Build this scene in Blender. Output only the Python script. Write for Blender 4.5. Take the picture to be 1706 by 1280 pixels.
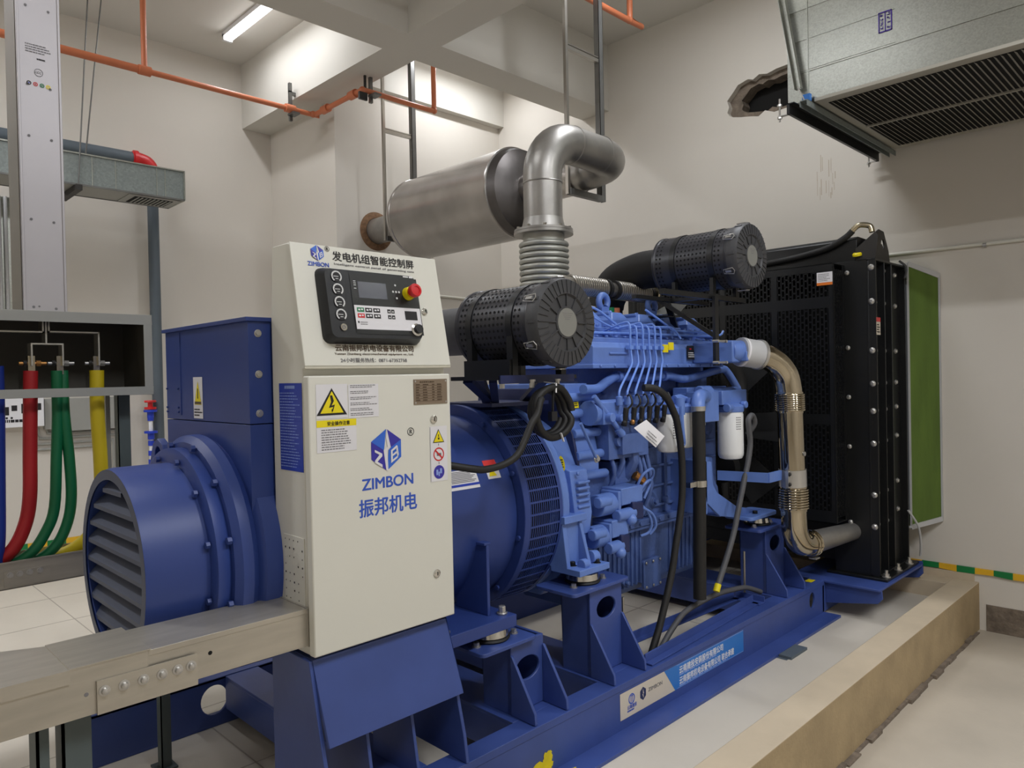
import bpy, bmesh, math, random
from mathutils import Vector, Matrix
random.seed(7)
SC = bpy.context.scene
for o in list(bpy.data.objects): bpy.data.objects.remove(o)
COL = SC.collection
R = math.radians

# ---------------------------------------------------------------- camera
cam_d = bpy.data.cameras.new('camera'); cam = bpy.data.objects.new('camera', cam_d); COL.objects.link(cam)
YAW, PIT, ROL = R(44.704), R(0.639), R(-1.186)
_f0 = Vector((math.sin(YAW), math.cos(YAW), 0)); _r0 = Vector((math.cos(YAW), -math.sin(YAW), 0)); _u0 = Vector((0, 0, 1))
_f = _f0*math.cos(PIT) - _u0*math.sin(PIT); _u1 = _u0*math.cos(PIT) + _f0*math.sin(PIT)
_r = _r0*math.cos(ROL) + _u1*math.sin(ROL); _u = _u1*math.cos(ROL) - _r0*math.sin(ROL)
cam.matrix_world = Matrix(((_r.x, _u.x, -_f.x, 0), (_r.y, _u.y, -_f.y, 0), (_r.z, _u.z, -_f.z, 1.6), (0, 0, 0, 1)))
cam_d.sensor_width = 36; cam_d.lens = 1221.15/1706*36; cam_d.clip_start = 0.02
SC.camera = cam

# ---------------------------------------------------------------- world, view
w = bpy.data.worlds.new('world'); SC.world = w; w.use_nodes = True
w.node_tree.nodes['Background'].inputs[0].default_value = (0.8, 0.85, 0.9, 1)
w.node_tree.nodes['Background'].inputs[1].default_value = 0.05
SC.view_settings.view_transform = 'Standard'; SC.view_settings.look = 'None'
SC.view_settings.gamma = 1; SC.view_settings.exposure = 0.0; SC.view_settings.use_curve_mapping = False

TUBES = [  # x, y, length, angle (0 = along Y), power W
    (2.62, 5.28, 1.2, 0, 7.5), (4.3, 4.80, 1.0, 1, 12), (0.9, 2.6, 1.2, 0, 10), (-0.6, 4.85, 1.2, 0, 84),
    (0.5, -0.9, 1.2, 0, 54), (2.1, -0.7, 1.2, 0, 54), (3.45, -1.6, 1.2, 0, 52), (3.72, 2.2, 1.0, 0, 26), (-1.6, 2.6, 1.2, 0, 5),  # last entry is an unseen lamp added to lift the left side
]

# ---------------------------------------------------------------- materials
def lin(c): return tuple(((v/255)/12.92 if v/255 <= .04045 else ((v/255+.055)/1.055)**2.4) for v in c)
MATS = {}
def M(name, rgb, rough=.5, metal=0., var=.06, scale=6., bump=0., bscale=60., stretch=None, emit=0., spec=.5):
    m = bpy.data.materials.new(name); m.use_nodes = True; nt = m.node_tree; b = nt.nodes['Principled BSDF']
    c = lin(rgb)
    b.inputs['Roughness'].default_value = rough; b.inputs['Metallic'].default_value = metal
    b.inputs['Specular IOR Level'].default_value = spec
    tc = nt.nodes.new('ShaderNodeTexCoord'); mp = nt.nodes.new('ShaderNodeMapping'); nt.links.new(tc.outputs['Object'], mp.inputs[0])
    if stretch: mp.inputs['Scale'].default_value = stretch
    if var:
        n = nt.nodes.new('ShaderNodeTexNoise'); n.inputs['Scale'].default_value = scale; n.inputs['Detail'].default_value = 5
        nt.links.new(mp.outputs[0], n.inputs['Vector'])
        rp = nt.nodes.new('ShaderNodeValToRGB'); rp.color_ramp.elements[0].position = .3; rp.color_ramp.elements[1].position = .7
        rp.color_ramp.elements[0].color = (*[v*(1-var) for v in c], 1); rp.color_ramp.elements[1].color = (*[min(1, v*(1+var)) for v in c], 1)
        nt.links.new(n.outputs['Fac'], rp.inputs[0]); nt.links.new(rp.outputs[0], b.inputs['Base Color'])
    else: b.inputs['Base Color'].default_value = (*c, 1)
    if bump:
        n2 = nt.nodes.new('ShaderNodeTexNoise'); n2.inputs['Scale'].default_value = bscale; n2.inputs['Detail'].default_value = 4
        nt.links.new(mp.outputs[0], n2.inputs['Vector'])
        bp = nt.nodes.new('ShaderNodeBump'); bp.inputs['Strength'].default_value = bump; bp.inputs['Distance'].default_value = .01
        nt.links.new(n2.outputs['Fac'], bp.inputs['Height']); nt.links.new(bp.outputs[0], b.inputs['Normal'])
    if emit:
        b.inputs['Emission Color'].default_value = (*c, 1); b.inputs['Emission Strength'].default_value = emit
    MATS[name] = m; return m
def galv(name, rgb, rough=.38, metal=.8, amt=.25, scale=55):
    m = M(name, rgb, rough, metal, 0); nt = m.node_tree; b = nt.nodes['Principled BSDF']; c = lin(rgb)
    mp = [n for n in nt.nodes if n.bl_idname == 'ShaderNodeMapping'][0]
    v = nt.nodes.new('ShaderNodeTexVoronoi'); v.inputs['Scale'].default_value = scale; nt.links.new(mp.outputs[0], v.inputs['Vector'])
    rp = nt.nodes.new('ShaderNodeValToRGB'); rp.color_ramp.elements[0].color = (*[x*(1-amt) for x in c], 1); rp.color_ramp.elements[1].color = (*[min(1, x*(1+amt)) for x in c], 1)
    nt.links.new(v.outputs['Color'], rp.inputs[0]); nt.links.new(rp.outputs[0], b.inputs['Base Color'])
    return m
M('wall_paint', (213, 207, 197), .85, var=.025, scale=1.2, bump=.04, bscale=30)
M('ceiling_paint', (214, 210, 202), .9, var=.02, scale=1)
M('beam_paint', (210, 206, 197), .9, var=.02, scale=1)
M('floor_screed', (186, 176, 160), .7, var=.10, scale=2.2, bump=.12, bscale=40)
M('pad_concrete', (206, 198, 184), .55, var=.06, scale=2.0, bump=.05, bscale=30)
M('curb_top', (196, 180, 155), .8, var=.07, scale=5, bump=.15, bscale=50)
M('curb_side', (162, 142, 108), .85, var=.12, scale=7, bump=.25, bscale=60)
M('rough_concrete', (120, 108, 95), .95, var=.3, scale=20, bump=1., bscale=35)
M('hole_dark', (14, 12, 10), .9)
M('blue_skid', (58, 78, 142), .40, var=.10, scale=5, bump=.05, bscale=18)
M('blue_alternator', (46, 66, 130), .42, var=.08, scale=4)
M('blue_louver', (62, 70, 92), .5, var=.05)
M('blue_engine', (98, 128, 196), .40, var=.10, scale=8, bump=.08, bscale=45)
M('blue_block', (80, 104, 162), .5, var=.12, scale=9, bump=.2, bscale=60)
M('navy', (30, 40, 84), .5, var=.1)
M('cream', (222, 220, 208), .42, var=.012, scale=3)
M('cream_edge', (196, 190, 172), .5, var=.03)
M('white', (232, 232, 230), .4, var=.02)
M('paper', (226, 224, 226), .5, var=.02)
M('ink', (28, 26, 28), .6, var=0)
M('ink_brown', (84, 66, 48), .6, var=0)
M('ink_grey', (120, 118, 120), .6, var=0)
M('logo_blue', (52, 104, 206), .4, var=0)
M('logo_violet', (58, 50, 160), .4, var=0)
M('text_blue', (50, 88, 190), .45, var=0)
M('label_blue', (44, 66, 172), .35, var=.05)
M('label_pale', (142, 164, 224), .5, var=0)
M('label_cyan', (40, 116, 196), .4, var=.03)
M('sticker_beige', (206, 196, 180), .5, var=.02)
M('yellow', (238, 218, 20), .45, var=.03)
M('yellow_paint', (214, 196, 32), .55, var=.15, scale=25)
M('orange', (224, 120, 40), .5, var=.02)
M('red', (206, 36, 40), .35, var=.03)
M('red_soft', (224, 60, 58), .5, var=.02)
M('green', (0, 120, 70), .5, var=.05)
M('green_tape', (10, 122, 62), .5, var=.08)
M('yellow_tape', (226, 176, 36), .5, var=.08)
M('plate_bronze', (150, 134, 116), .35, .6, var=.06)
M('black_plastic', (24, 25, 29), .42, var=.05)
M('black_paint', (20, 21, 22), .38, var=.08)
M('black_rubber', (26, 25, 24), .6, var=.15, scale=30)
M('black_filter', (46, 46, 51), .36, var=.06, scale=10)
M('filter_cap', (66, 66, 68), .5, var=.08, scale=12)
M('black_hole', (5, 5, 5), .9, var=0)
M('grey_hose', (82, 82, 84), .55, var=.1, scale=25)
M('screen', (74, 76, 88), .2, var=.02)
M('dial_white', (210, 210, 208), .5, var=0)
M('chrome', (214, 212, 206), .14, 1., var=.03)
M('steel', (176, 172, 164), .28, .9, var=.06, scale=8)
M('stainless', (186, 180, 168), .40, .7, var=.10, scale=5, stretch=(1, 6, 6), bump=.03, bscale=12)
M('polished', (184, 174, 154), .09, 1., var=.03, scale=3)
M('bolt', (196, 194, 190), .3, .8, var=.05)
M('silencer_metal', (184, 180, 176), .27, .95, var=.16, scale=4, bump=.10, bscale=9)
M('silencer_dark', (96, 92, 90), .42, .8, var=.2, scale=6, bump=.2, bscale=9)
M('pipe_alu', (160, 157, 152), .40, .8, var=.14, scale=7, bump=.12, bscale=12)
M('bellows_metal', (176, 176, 168), .42, .6, var=.10, scale=10)
galv('galvanised', (166, 168, 160), .30, .85, .13, 150)
galv('galvanised_dull', (142, 150, 148), .5, .6, .14, 80)
M('strut_steel', (120, 120, 118), .4, .75, var=.12, scale=8)
M('strut_dark', (58, 56, 54), .5, .4, var=.1)
M('busway_alu', (182, 178, 180), .4, .35, var=.03, scale=3)
M('busway_shaded', (104, 98, 88), .55, .2, var=.05)
M('box_grey', (158, 158, 152), .5, var=.03)
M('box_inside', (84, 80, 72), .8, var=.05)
M('busbar', (186, 182, 170), .35, .7, var=.08)  # side faces take a darker colour that stands in for shade
M('lug', (190, 178, 150), .25, .9, var=.1)
M('copper', (196, 140, 80), .35, .8, var=.1)
M('cable_red', (172, 28, 32), .5, var=.06)
M('cable_green', (6, 104, 62), .5, var=.06)
M('cable_yellow', (206, 182, 24), .5, var=.06)
M('cable_blue', (24, 50, 136), .5, var=.06)
M('orange_pipe', (206, 120, 82), .42, var=.05)
M('dark_pipe', (88, 98, 106), .55, var=.06)
M('post_green', (82, 92, 92), .55, var=.08)
M('grille_bar', (176, 172, 160), .5, .3, var=.03)
M('canvas_green', (84, 107, 40), .85, var=.12, scale=5, bump=1., bscale=7, stretch=(3, 3, .5))
M('grey_plate', (150, 150, 144), .5, .4, var=.04)
M('sleeve_grey', (186, 186, 186), .6, var=.05)
M('rust', (122, 92, 66), .9, var=.3, scale=40, bump=.6, bscale=60)
M('purple_ink', (64, 36, 140), .5, var=0)
M('purple_pale', (190, 170, 226), .5, var=0)
M('clip_blue', (40, 110, 190), .4, var=0)
M('tube_glow', (255, 255, 255), .5, var=0, emit=6)
M('white_plastic', (236, 236, 238), .35, var=.01)
M('tile_grout', (170, 162, 150), .9, var=.05)
M('wall_scuff', (186, 172, 150), .9, var=.05)
M('blue_pipe', (112, 148, 226), .4, var=.05)
M('valve_blue', (40, 66, 190), .4, var=.1)

# ---------------------------------------------------------------- mesh builder
def V(*a): return Vector(a)
class MB:
    def __init__(s, m='white'): s.bm = bmesh.new(); s.names = []; s.m = m
    def mi(s, m):
        m = m or s.m
        if m not in s.names: s.names.append(m)
        return s.names.index(m)
    def face(s, vs, m=None):
        try: f = s.bm.faces.new(vs)
        except ValueError: return None
        f.material_index = s.mi(m); return f
    def hull8(s, p, m=None):   # 8 points: bottom 4 then top 4
        v = [s.bm.verts.new(q) for q in p]
        for i in ((3, 2, 1, 0), (4, 5, 6, 7), (0, 1, 5, 4), (1, 2, 6, 5), (2, 3, 7, 6), (3, 0, 4, 7)): s.face([v[j] for j in i], m)
        return s
    def box(s, x0, x1, y0, y1, z0, z1, m=None):
        if x0 > x1: x0, x1 = x1, x0
        if y0 > y1: y0, y1 = y1, y0
        if z0 > z1: z0, z1 = z1, z0
        return s.hull8([(x0, y0, z0), (x1, y0, z0), (x1, y1, z0), (x0, y1, z0), (x0, y0, z1), (x1, y0, z1), (x1, y1, z1), (x0, y1, z1)], m)
    def bar(s, a, b, w, h, m=None, up=(0, 0, 1)):  # rectangular bar from a to b
        a, b = Vector(a), Vector(b); d = (b-a).normalized(); u = Vector(up)
        if abs(d.dot(u)) > .98: u = Vector((0, 1, 0))
        sd = d.cross(u).normalized()*w/2; uu = sd.cross(d).normalized()*h/2
        return s.hull8([a-sd-uu, a+sd-uu, b+sd-uu, b-sd-uu, a-sd+uu, a+sd+uu, b+sd+uu, b-sd+uu], m)
    def frame(s, d):
        d = Vector(d).normalized(); u = Vector((0, 0, 1)) if abs(d.z) < .9 else Vector((0, 1, 0))
        a = d.cross(u).normalized(); return a, a.cross(d).normalized(), d
    def cyl(s, p0, p1, r, r1=None, n=20, m=None, caps=True):
        p0, p1 = Vector(p0), Vector(p1); a, b, d = s.frame(p1-p0); r1 = r if r1 is None else r1
        A = [s.bm.verts.new(p0+(a*math.cos(t)+b*math.sin(t))*r) for t in [2*math.pi*i/n for i in range(n)]]
        B = [s.bm.verts.new(p1+(a*math.cos(t)+b*math.sin(t))*r1) for t in [2*math.pi*i/n for i in range(n)]]
        for i in range(n): s.face([A[i], B[i], B[(i+1) % n], A[(i+1) % n]], m)
        if caps: s.face(A, m); s.face(B[::-1], m)
        return s
    def lathe(s, prof, o, d, n=28, m=None, ms=None, caps=True):  # prof: (radius, distance along d)
        o = Vector(o); a, b, d = s.frame(d); rings = []
        for r, t in prof:
            rings.append([s.bm.verts.new(o+d*t+(a*math.cos(2*math.pi*i/n)+b*math.sin(2*math.pi*i/n))*max(r, 1e-4)) for i in range(n)])
        for k in range(len(rings)-1):
            mm = ms[k] if ms else m
            for i in range(n): s.face([rings[k][i], rings[k+1][i], rings[k+1][(i+1) % n], rings[k][(i+1) % n]], mm)
        if caps:
            s.face(rings[0], ms[0] if ms else m); s.face(rings[-1][::-1], ms[-1] if ms else m)
        return s
    def tube(s, pts, r, n=10, m=None, smooth=0, closed=False, rf=None):
        P = [Vector(p) for p in pts]
        if smooth: P = catmull(P, smooth, closed)
        N = len(P); rings = []
        T = []
        for i in range(N):
            if closed: t = P[(i+1) % N]-P[i-1]
            else: t = P[min(i+1, N-1)]-P[max(i-1, 0)]
            T.append(t.normalized())
        a, b, _ = s.frame(T[0])
        for i in range(N):
            a = (a - T[i]*a.dot(T[i])).normalized(); b = T[i].cross(a)
            k = 1.
            if 0 < i < N-1:
                c = (P[i]-P[i-1]).normalized().dot((P[i+1]-P[i]).normalized()); k = 1/max(.6, math.sqrt(max(.01, (1+c)/2)))
            rr = (rf(i/(N-1)) if rf else r)
            rings.append([s.bm.verts.new(P[i]+(a*math.cos(2*math.pi*j/n)+b*math.sin(2*math.pi*j/n))*rr) for j in range(n)])
        for k in range(N if closed else N-1):
            A, B = rings[k], rings[(k+1) % N]
            for j in range(n): s.face([A[j], A[(j+1) % n], B[(j+1) % n], B[j]], m)
        if not closed: s.face(rings[0][::-1], m); s.face(rings[-1], m)
        return s
    def torus(s, o, d, R_, r, n=28, k=8, m=None):
        o = Vector(o); a, b, d = s.frame(d)
        return s.tube([o+(a*math.cos(2*math.pi*i/n)+b*math.sin(2*math.pi*i/n))*R_ for i in range(n)], r, k, m, closed=True)
    def prism(s, poly, ax, a0, a1, m=None, holes=()):
        def pt(p, a): return {'x': (a, p[0], p[1]), 'y': (p[0], a, p[1]), 'z': (p[0], p[1], a)}[ax]
        if not holes:
            A = [s.bm.verts.new(pt(p, a0)) for p in poly]; B = [s.bm.verts.new(pt(p, a1)) for p in poly]
            s.face(A, m); s.face(B[::-1], m)
            for i in range(len(poly)): s.face([A[i], A[(i+1) % len(A)], B[(i+1) % len(A)], B[i]][::-1], m)
            return s
        loops = [poly]+list(holes)
        for a in (a0, a1):
            E = []
            for L in loops:
                vs = [s.bm.verts.new(pt(p, a)) for p in L]
                E += [s.bm.edges.new((vs[i], vs[(i+1) % len(vs)])) for i in range(len(vs))]
            g = bmesh.ops.triangle_fill(s.bm, use_beauty=True, edges=E)
            for f in g['geom']:
                if isinstance(f, bmesh.types.BMFace): f.material_index = s.mi(m)
        for L in loops:
            A = [s.bm.verts.new(pt(p, a0)) for p in L]; B = [s.bm.verts.new(pt(p, a1)) for p in L]
            for i in range(len(L)): s.face([A[i], A[(i+1) % len(A)], B[(i+1) % len(A)], B[i]][::-1], m)
        return s
    def sphere(s, o, r, m=None, n=14, k=8, sc=(1, 1, 1)):
        o = Vector(o); rings = []
        for i in range(1, k):
            ph = math.pi*i/k
            rings.append([s.bm.verts.new(o+Vector((r*sc[0]*math.sin(ph)*math.cos(2*math.pi*j/n), r*sc[1]*math.sin(ph)*math.sin(2*math.pi*j/n), r*sc[2]*math.cos(ph)))) for j in range(n)])
        t = s.bm.verts.new(o+Vector((0, 0, r*sc[2]))); b = s.bm.verts.new(o-Vector((0, 0, r*sc[2])))
        for j in range(n):
            s.face([t, rings[0][j], rings[0][(j+1) % n]], m); s.face([b, rings[-1][(j+1) % n], rings[-1][j]], m)
            for i in range(k-2): s.face([rings[i][j], rings[i+1][j], rings[i+1][(j+1) % n], rings[i][(j+1) % n]], m)
        return s
    def bolt(s, p, d, r=.009, h=.008, m='bolt', washer=True):
        p = Vector(p); d = Vector(d).normalized()
        if washer: s.cyl(p, p+d*h*.25, r*1.45, n=12, m=m)
        s.cyl(p+d*h*.2, p+d*h, r, n=6, m=m); return s
    # flat decal work: o origin, u right, v up, n normal
    def deco(s, o, u, v, n): s.D = (Vector(o), Vector(u).normalized(), Vector(v).normalized(), Vector(n).normalized()); return s
    def dp(s, a, b, off=0): o, u, v, n = s.D; return o+u*a+v*b+n*off
    def poly(s, pts, m=None, off=.001):
        f = s.face([s.bm.verts.new(s.dp(a, b, off)) for a, b in pts], m)
        if f:
            f.normal_update()
            if f.normal.dot(s.D[3]) < 0: f.normal_flip()
        return s
    def rect(s, a0, a1, b0, b1, m=None, off=.001): return s.poly([(a0, b0), (a1, b0), (a1, b1), (a0, b1)], m, off)
    def disc(s, a, b, r, m=None, off=.001, n=24): return s.poly([(a+r*math.cos(2*math.pi*i/n), b+r*math.sin(2*math.pi*i/n)) for i in range(n)], m, off)
    def ring(s, a, b, r0, r1, m=None, off=.001, n=28, t0=0, t1=360):
        for i in range(n):
            p, q = R(t0+(t1-t0)*i/n), R(t0+(t1-t0)*(i+1)/n)
            s.poly([(a+r0*math.cos(p), b+r0*math.sin(p)), (a+r1*math.cos(p), b+r1*math.sin(p)), (a+r1*math.cos(q), b+r1*math.sin(q)), (a+r0*math.cos(q), b+r0*math.sin(q))], m, off)
        return s
    def slab(s, a0, a1, b0, b1, t, m=None):
        q = [s.dp(a0, b0, 0), s.dp(a1, b0, 0), s.dp(a1, b1, 0), s.dp(a0, b1, 0), s.dp(a0, b0, t), s.dp(a1, b0, t), s.dp(a1, b1, t), s.dp(a0, b1, t)]
        return s.hull8(q, m)
    def lines(s, a0, a1, b0, b1, n, m='ink', off=.0012, h=.45, seed=1):
        rg = random.Random(seed); st = (b1-b0)/n
        for i in range(n):
            y = b1-st*(i+.5); x = a0; end = a0+(a1-a0)*rg.uniform(.62, 1.)
            while x < end:
                L = min((a1-a0)*rg.uniform(.03, .12), end-x); s.rect(x, x+L, y-st*h/2, y+st*h/2, m, off); x += L+(a1-a0)*.018
        return s

def catmull(P, k, closed=False):
    out = []; N = len(P)
    for i in range(N if closed else N-1):
        if closed: p0, p1, p2, p3 = P[i-1], P[i], P[(i+1) % N], P[(i+2) % N]
        else: p0, p1, p2, p3 = P[max(i-1, 0)], P[i], P[i+1], P[min(i+2, N-1)]
        for j in range(k):
            t = j/k
            out.append(.5*((2*p1)+(p2-p0)*t+(2*p0-5*p1+4*p2-p3)*t*t+(3*p1-p0-3*p2+p3)*t**3))
    if not closed: out.append(P[-1])
    return out
def arc(c, a, b, r, t0, t1, n=10):
    c, a, b = Vector(c), Vector(a), Vector(b)
    return [c+(a*math.cos(R(t0+(t1-t0)*i/n))+b*math.sin(R(t0+(t1-t0)*i/n)))*r for i in range(n+1)]
def oval(cx, cy, rx, ry, n=24): return [(cx+rx*math.cos(2*math.pi*i/n), cy+ry*math.sin(2*math.pi*i/n)) for i in range(n)]

WLOC = {}
def wl(o): return WLOC[o.name] if o else Vector()
def build(name, mb, parent=None, bevel=0, ang=38, label=None, kind=None, cat=None, group=None, stuff=False):
    bm = mb.bm
    bmesh.ops.remove_doubles(bm, verts=bm.verts, dist=1e-6)
    bm.normal_update()
    if not getattr(mb, 'keepn', False) and not hasattr(mb, 'D'): bmesh.ops.recalc_face_normals(bm, faces=bm.faces)
    for f in bm.faces: f.smooth = True
    for e in bm.edges:
        if len(e.link_faces) == 2:
            if e.calc_face_angle(0) > R(ang): e.smooth = False
        else: e.smooth = False
    n = len(bm.verts); lo = Vector([min(v.co[i] for v in bm.verts) for i in range(3)]); hi = Vector([max(v.co[i] for v in bm.verts) for i in range(3)])
    c = Vector(((lo.x+hi.x)/2, (lo.y+hi.y)/2, lo.z))
    for v in bm.verts: v.co -= c
    me = bpy.data.meshes.new(name); bm.to_mesh(me); bm.free()
    for k in mb.names: me.materials.append(MATS[k])
    o = bpy.data.objects.new(name, me); COL.objects.link(o); WLOC[o.name] = c
    if parent: o.parent = parent; o.location = c-wl(parent)
    else: o.location = c
    if bevel:
        bv = o.modifiers.new('bevel', 'BEVEL'); bv.width = bevel; bv.segments = 2; bv.limit_method = 'ANGLE'; bv.angle_limit = R(40)
    if label: o['label'] = label
    if cat: o['category'] = cat
    if group: o['group'] = group
    if kind: o['kind'] = kind
    return o
def thing(name, label, cat, loc, group=None):
    o = bpy.data.objects.new(name, None); COL.objects.link(o); o.location = loc; o.empty_display_size = .05
    WLOC[o.name] = Vector(loc); o['label'] = label; o['category'] = cat
    if group: o['group'] = group
    return o
def dup(root, off, label=None):
    def cp(o, par):
        c = o.copy(); COL.objects.link(c); c.parent = par; WLOC[c.name] = wl(o)+Vector(off)
        for ch in o.children: cp(ch, c)
        return c
    r = cp(root, root.parent); r.location = root.location+Vector(off)
    if label: r['label'] = label
    return r
def text(s, o, u, v, size, m, name, parent, align='LEFT', width=None, bold=0., label=None, ext=0.0004):
    cu = bpy.data.curves.new('txt', 'FONT'); cu.body = s; cu.size = size; cu.align_x = align; cu.extrude = ext
    ob = bpy.data.objects.new('txt', cu); COL.objects.link(ob)
    bpy.context.view_layer.update()
    dg = bpy.context.evaluated_depsgraph_get(); me = bpy.data.meshes.new_from_object(ob.evaluated_get(dg))
    bpy.data.objects.remove(ob); bpy.data.curves.remove(cu)
    if not len(me.vertices): return None
    u = Vector(u).normalized(); v = Vector(v).normalized(); n = u.cross(v)
    xs = [q.co.x for q in me.vertices]; k = (width/(max(xs)-min(xs))) if width else 1.
    o = Vector(o)
    for q in me.vertices: q.co = u*q.co.x*k+v*q.co.y+n*(q.co.z+ext)
    if bold:
        bm = bmesh.new(); bm.from_mesh(me); src = list(bm.verts)+list(bm.edges)+list(bm.faces)
        for i, (a, b) in enumerate(((bold, 0), (-bold, 0), (0, bold*.7), (0, -bold*.7))):
            g = bmesh.ops.duplicate(bm, geom=src)['geom']; bmesh.ops.translate(bm, vec=u*a+v*b+n*(.00003*(i+1)), verts=[q for q in g if isinstance(q, bmesh.types.BMVert)])
        bm.to_mesh(me); bm.free()
    me.materials.clear(); me.materials.append(MATS[m])
    x = bpy.data.objects.new(name, me); COL.objects.link(x); me.name = name
    WLOC[x.name] = o; x.location = o-(wl(parent) if parent else Vector()); x.parent = parent
    if label: x['label'] = label
    return x
# ---------------------------------------------------------------- the room
CZ = 4.445; XR = 5.12; YB = 6.397; XL = -3.5; YF = -3.5
def struct(name, mb, **k): return build(name, mb, kind='structure', **k)
struct('floor', MB('floor_screed').box(XL, XR, YF, YB, -.1, 0))
pad = MB('pad_concrete').box(-1.2, 4.967, 1.312, YB-.002, 0.001, .19)
for x in (.4, 1.2, 2.0, 2.8, 3.6, 4.4): pad.box(x, x+.006, 1.9, YB-.01, .1895, .1908, 'tile_grout')
for y in (2.6, 3.2, 3.8, 4.4, 5.0, 5.6): pad.box(-1.1, 4.9, y, y+.006, .1895, .1908, 'tile_grout')
struct('trim_1', pad)
struct('ceiling', MB('ceiling_paint').box(XL, XR, YF, YB, CZ, CZ+.1))
struct('wall_back', MB('wall_paint').box(XL, XR+.2, YB, YB+.15, 0, CZ))
# right wall with a rough hole knocked through, and the recess at its foot
wr = MB('wall_paint')
hole = [(2.79, 3.56), (2.775, 3.60), (2.79, 3.65), (2.74, 3.70), (2.70, 3.745), (2.62, 3.765), (2.58, 3.75), (2.53, 3.775), (2.47, 3.76), (2.40, 3.775), (2.31, 3.78), (2.0, 3.80), (1.9, 3.78), (1.86, 3.6), (1.9, 3.47), (2.1, 3.46), (2.33, 3.475), (2.42, 3.47), (2.49, 3.50), (2.54, 3.47), (2.60, 3.485), (2.68, 3.50), (2.74, 3.515), (2.775, 3.535)]
opening = [(1.49, .66), (2.95, .66), (2.95, 2.15), (1.49, 2.15)]
wr.prism([(YF, 0), (YB, 0), (YB, CZ), (YF, CZ)], 'x', XR, XR+.16, holes=[hole, opening])
struct('wall_right', wr)
hb = MB('rough_concrete').prism([(y*1.0, z) for y, z in hole], 'x', XR+.05, XR+.155, holes=[[(2.32+(y-2.32)*.80, 3.615+(z-3.615)*.74) for y, z in hole]])
hb.box(XR+.161, XR+.3, 1.7, 2.9, 3.4, 3.9, 'hole_dark')
struct('trim_2', hb)
struct('wall_left', MB('wall_paint').box(XL-.15, XL, YF, YB, 0, CZ))
struct('wall_front', MB('wall_paint').box(XL, XR, YF-.15, YF, 0, CZ))
struct('wall_pier', MB('wall_paint').box(3.245, XR, 5.29, YB, 0, CZ))
struct('trim_3', MB('beam_paint').box(2.975, 3.256, YF, YB, 3.878, CZ))
struct('trim_4', MB('beam_paint').box(XL, 2.975, 3.912, 4.21, 3.878, CZ).box(3.256, XR, 3.912, 4.21, 3.878, CZ))
struct('trim_5', MB('beam_paint').box(3.256, XR, 5.215, 5.29, 4.07, CZ))
# containment curb around the plinth
cb = MB('curb_side')
x0, x1, y0, y1, h = -1.2, XR, 1.176, 1.312, .289
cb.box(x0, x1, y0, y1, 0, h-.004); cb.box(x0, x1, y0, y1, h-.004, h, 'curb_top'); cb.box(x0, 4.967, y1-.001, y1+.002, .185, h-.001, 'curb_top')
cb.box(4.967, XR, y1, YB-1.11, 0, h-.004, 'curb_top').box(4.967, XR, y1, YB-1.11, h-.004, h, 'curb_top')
struct('trim_6', cb, bevel=.006)
cf = MB('rough_concrete'); rg = random.Random(4)
for i in range(48):
    x = -1.1+i*.128; cf.box(x, x+.128, 1.176-rg.uniform(.012, .03), 1.177, 0, rg.uniform(.006, .02))
struct('trim_9', cf)
struct('trim_7', MB('rough_concrete').box(XR-.004, XR+.02, -.4, 1.14, .0, .16))
struct('baseboard_right', MB('curb_top').box(XR-.012, XR, 1.20, 5.28, h, .335))
# tube lamps
for i, (x, y, L, a, pw) in enumerate(TUBES):
    t = thing('tube_lamp', ['white batten tube lamp on the ceiling beside the deep beam', 'tube lamp hidden behind the beam crossing', 'tube lamp over the alternator end', 'tube lamp in the far left bay', 'tube lamp behind the camera at left', 'tube lamp behind the camera in the middle', 'tube lamp behind the camera at right', 'tube lamp beside the galvanised air duct box', 'unseen fill tube added left of the camera view'][i], 'lamp', (x, y, CZ))
    bx = MB('white_plastic'); g = MB('tube_glow')
    d = V(0, 1, 0) if a == 0 else V(1, 0, 0); c = V(x, y, CZ); sd = V(1, 0, 0) if a == 0 else V(0, 1, 0)
    bx.bar(c-d*L/2-V(0, 0, .018), c+d*L/2-V(0, 0, .018), .075, .036)
    for k in (-1, 1): bx.bar(c+d*(L/2)*k-V(0, 0, .045), c+d*(L/2-.03)*k-V(0, 0, .045), .075, .05)
    for q in (-.02, .02): g.cyl(c-d*(L/2-.03)+sd*q-V(0, 0, .052), c+d*(L/2-.03)+sd*q-V(0, 0, .052), .014, n=10)
    build('housing', bx, t); build('tube', g, t)
    ld = bpy.data.lights.new('tube_light', 'AREA'); ld.shape = 'RECTANGLE'; ld.size = .09; ld.size_y = L-.06; ld.energy = pw; ld.color = (1, 1.03, 1.09)
    lo = bpy.data.objects.new('tube_light', ld); COL.objects.link(lo); lo.parent = t; lo.location = (0, 0, -.07)
    if a: lo.rotation_euler = (0, 0, R(90))
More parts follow.
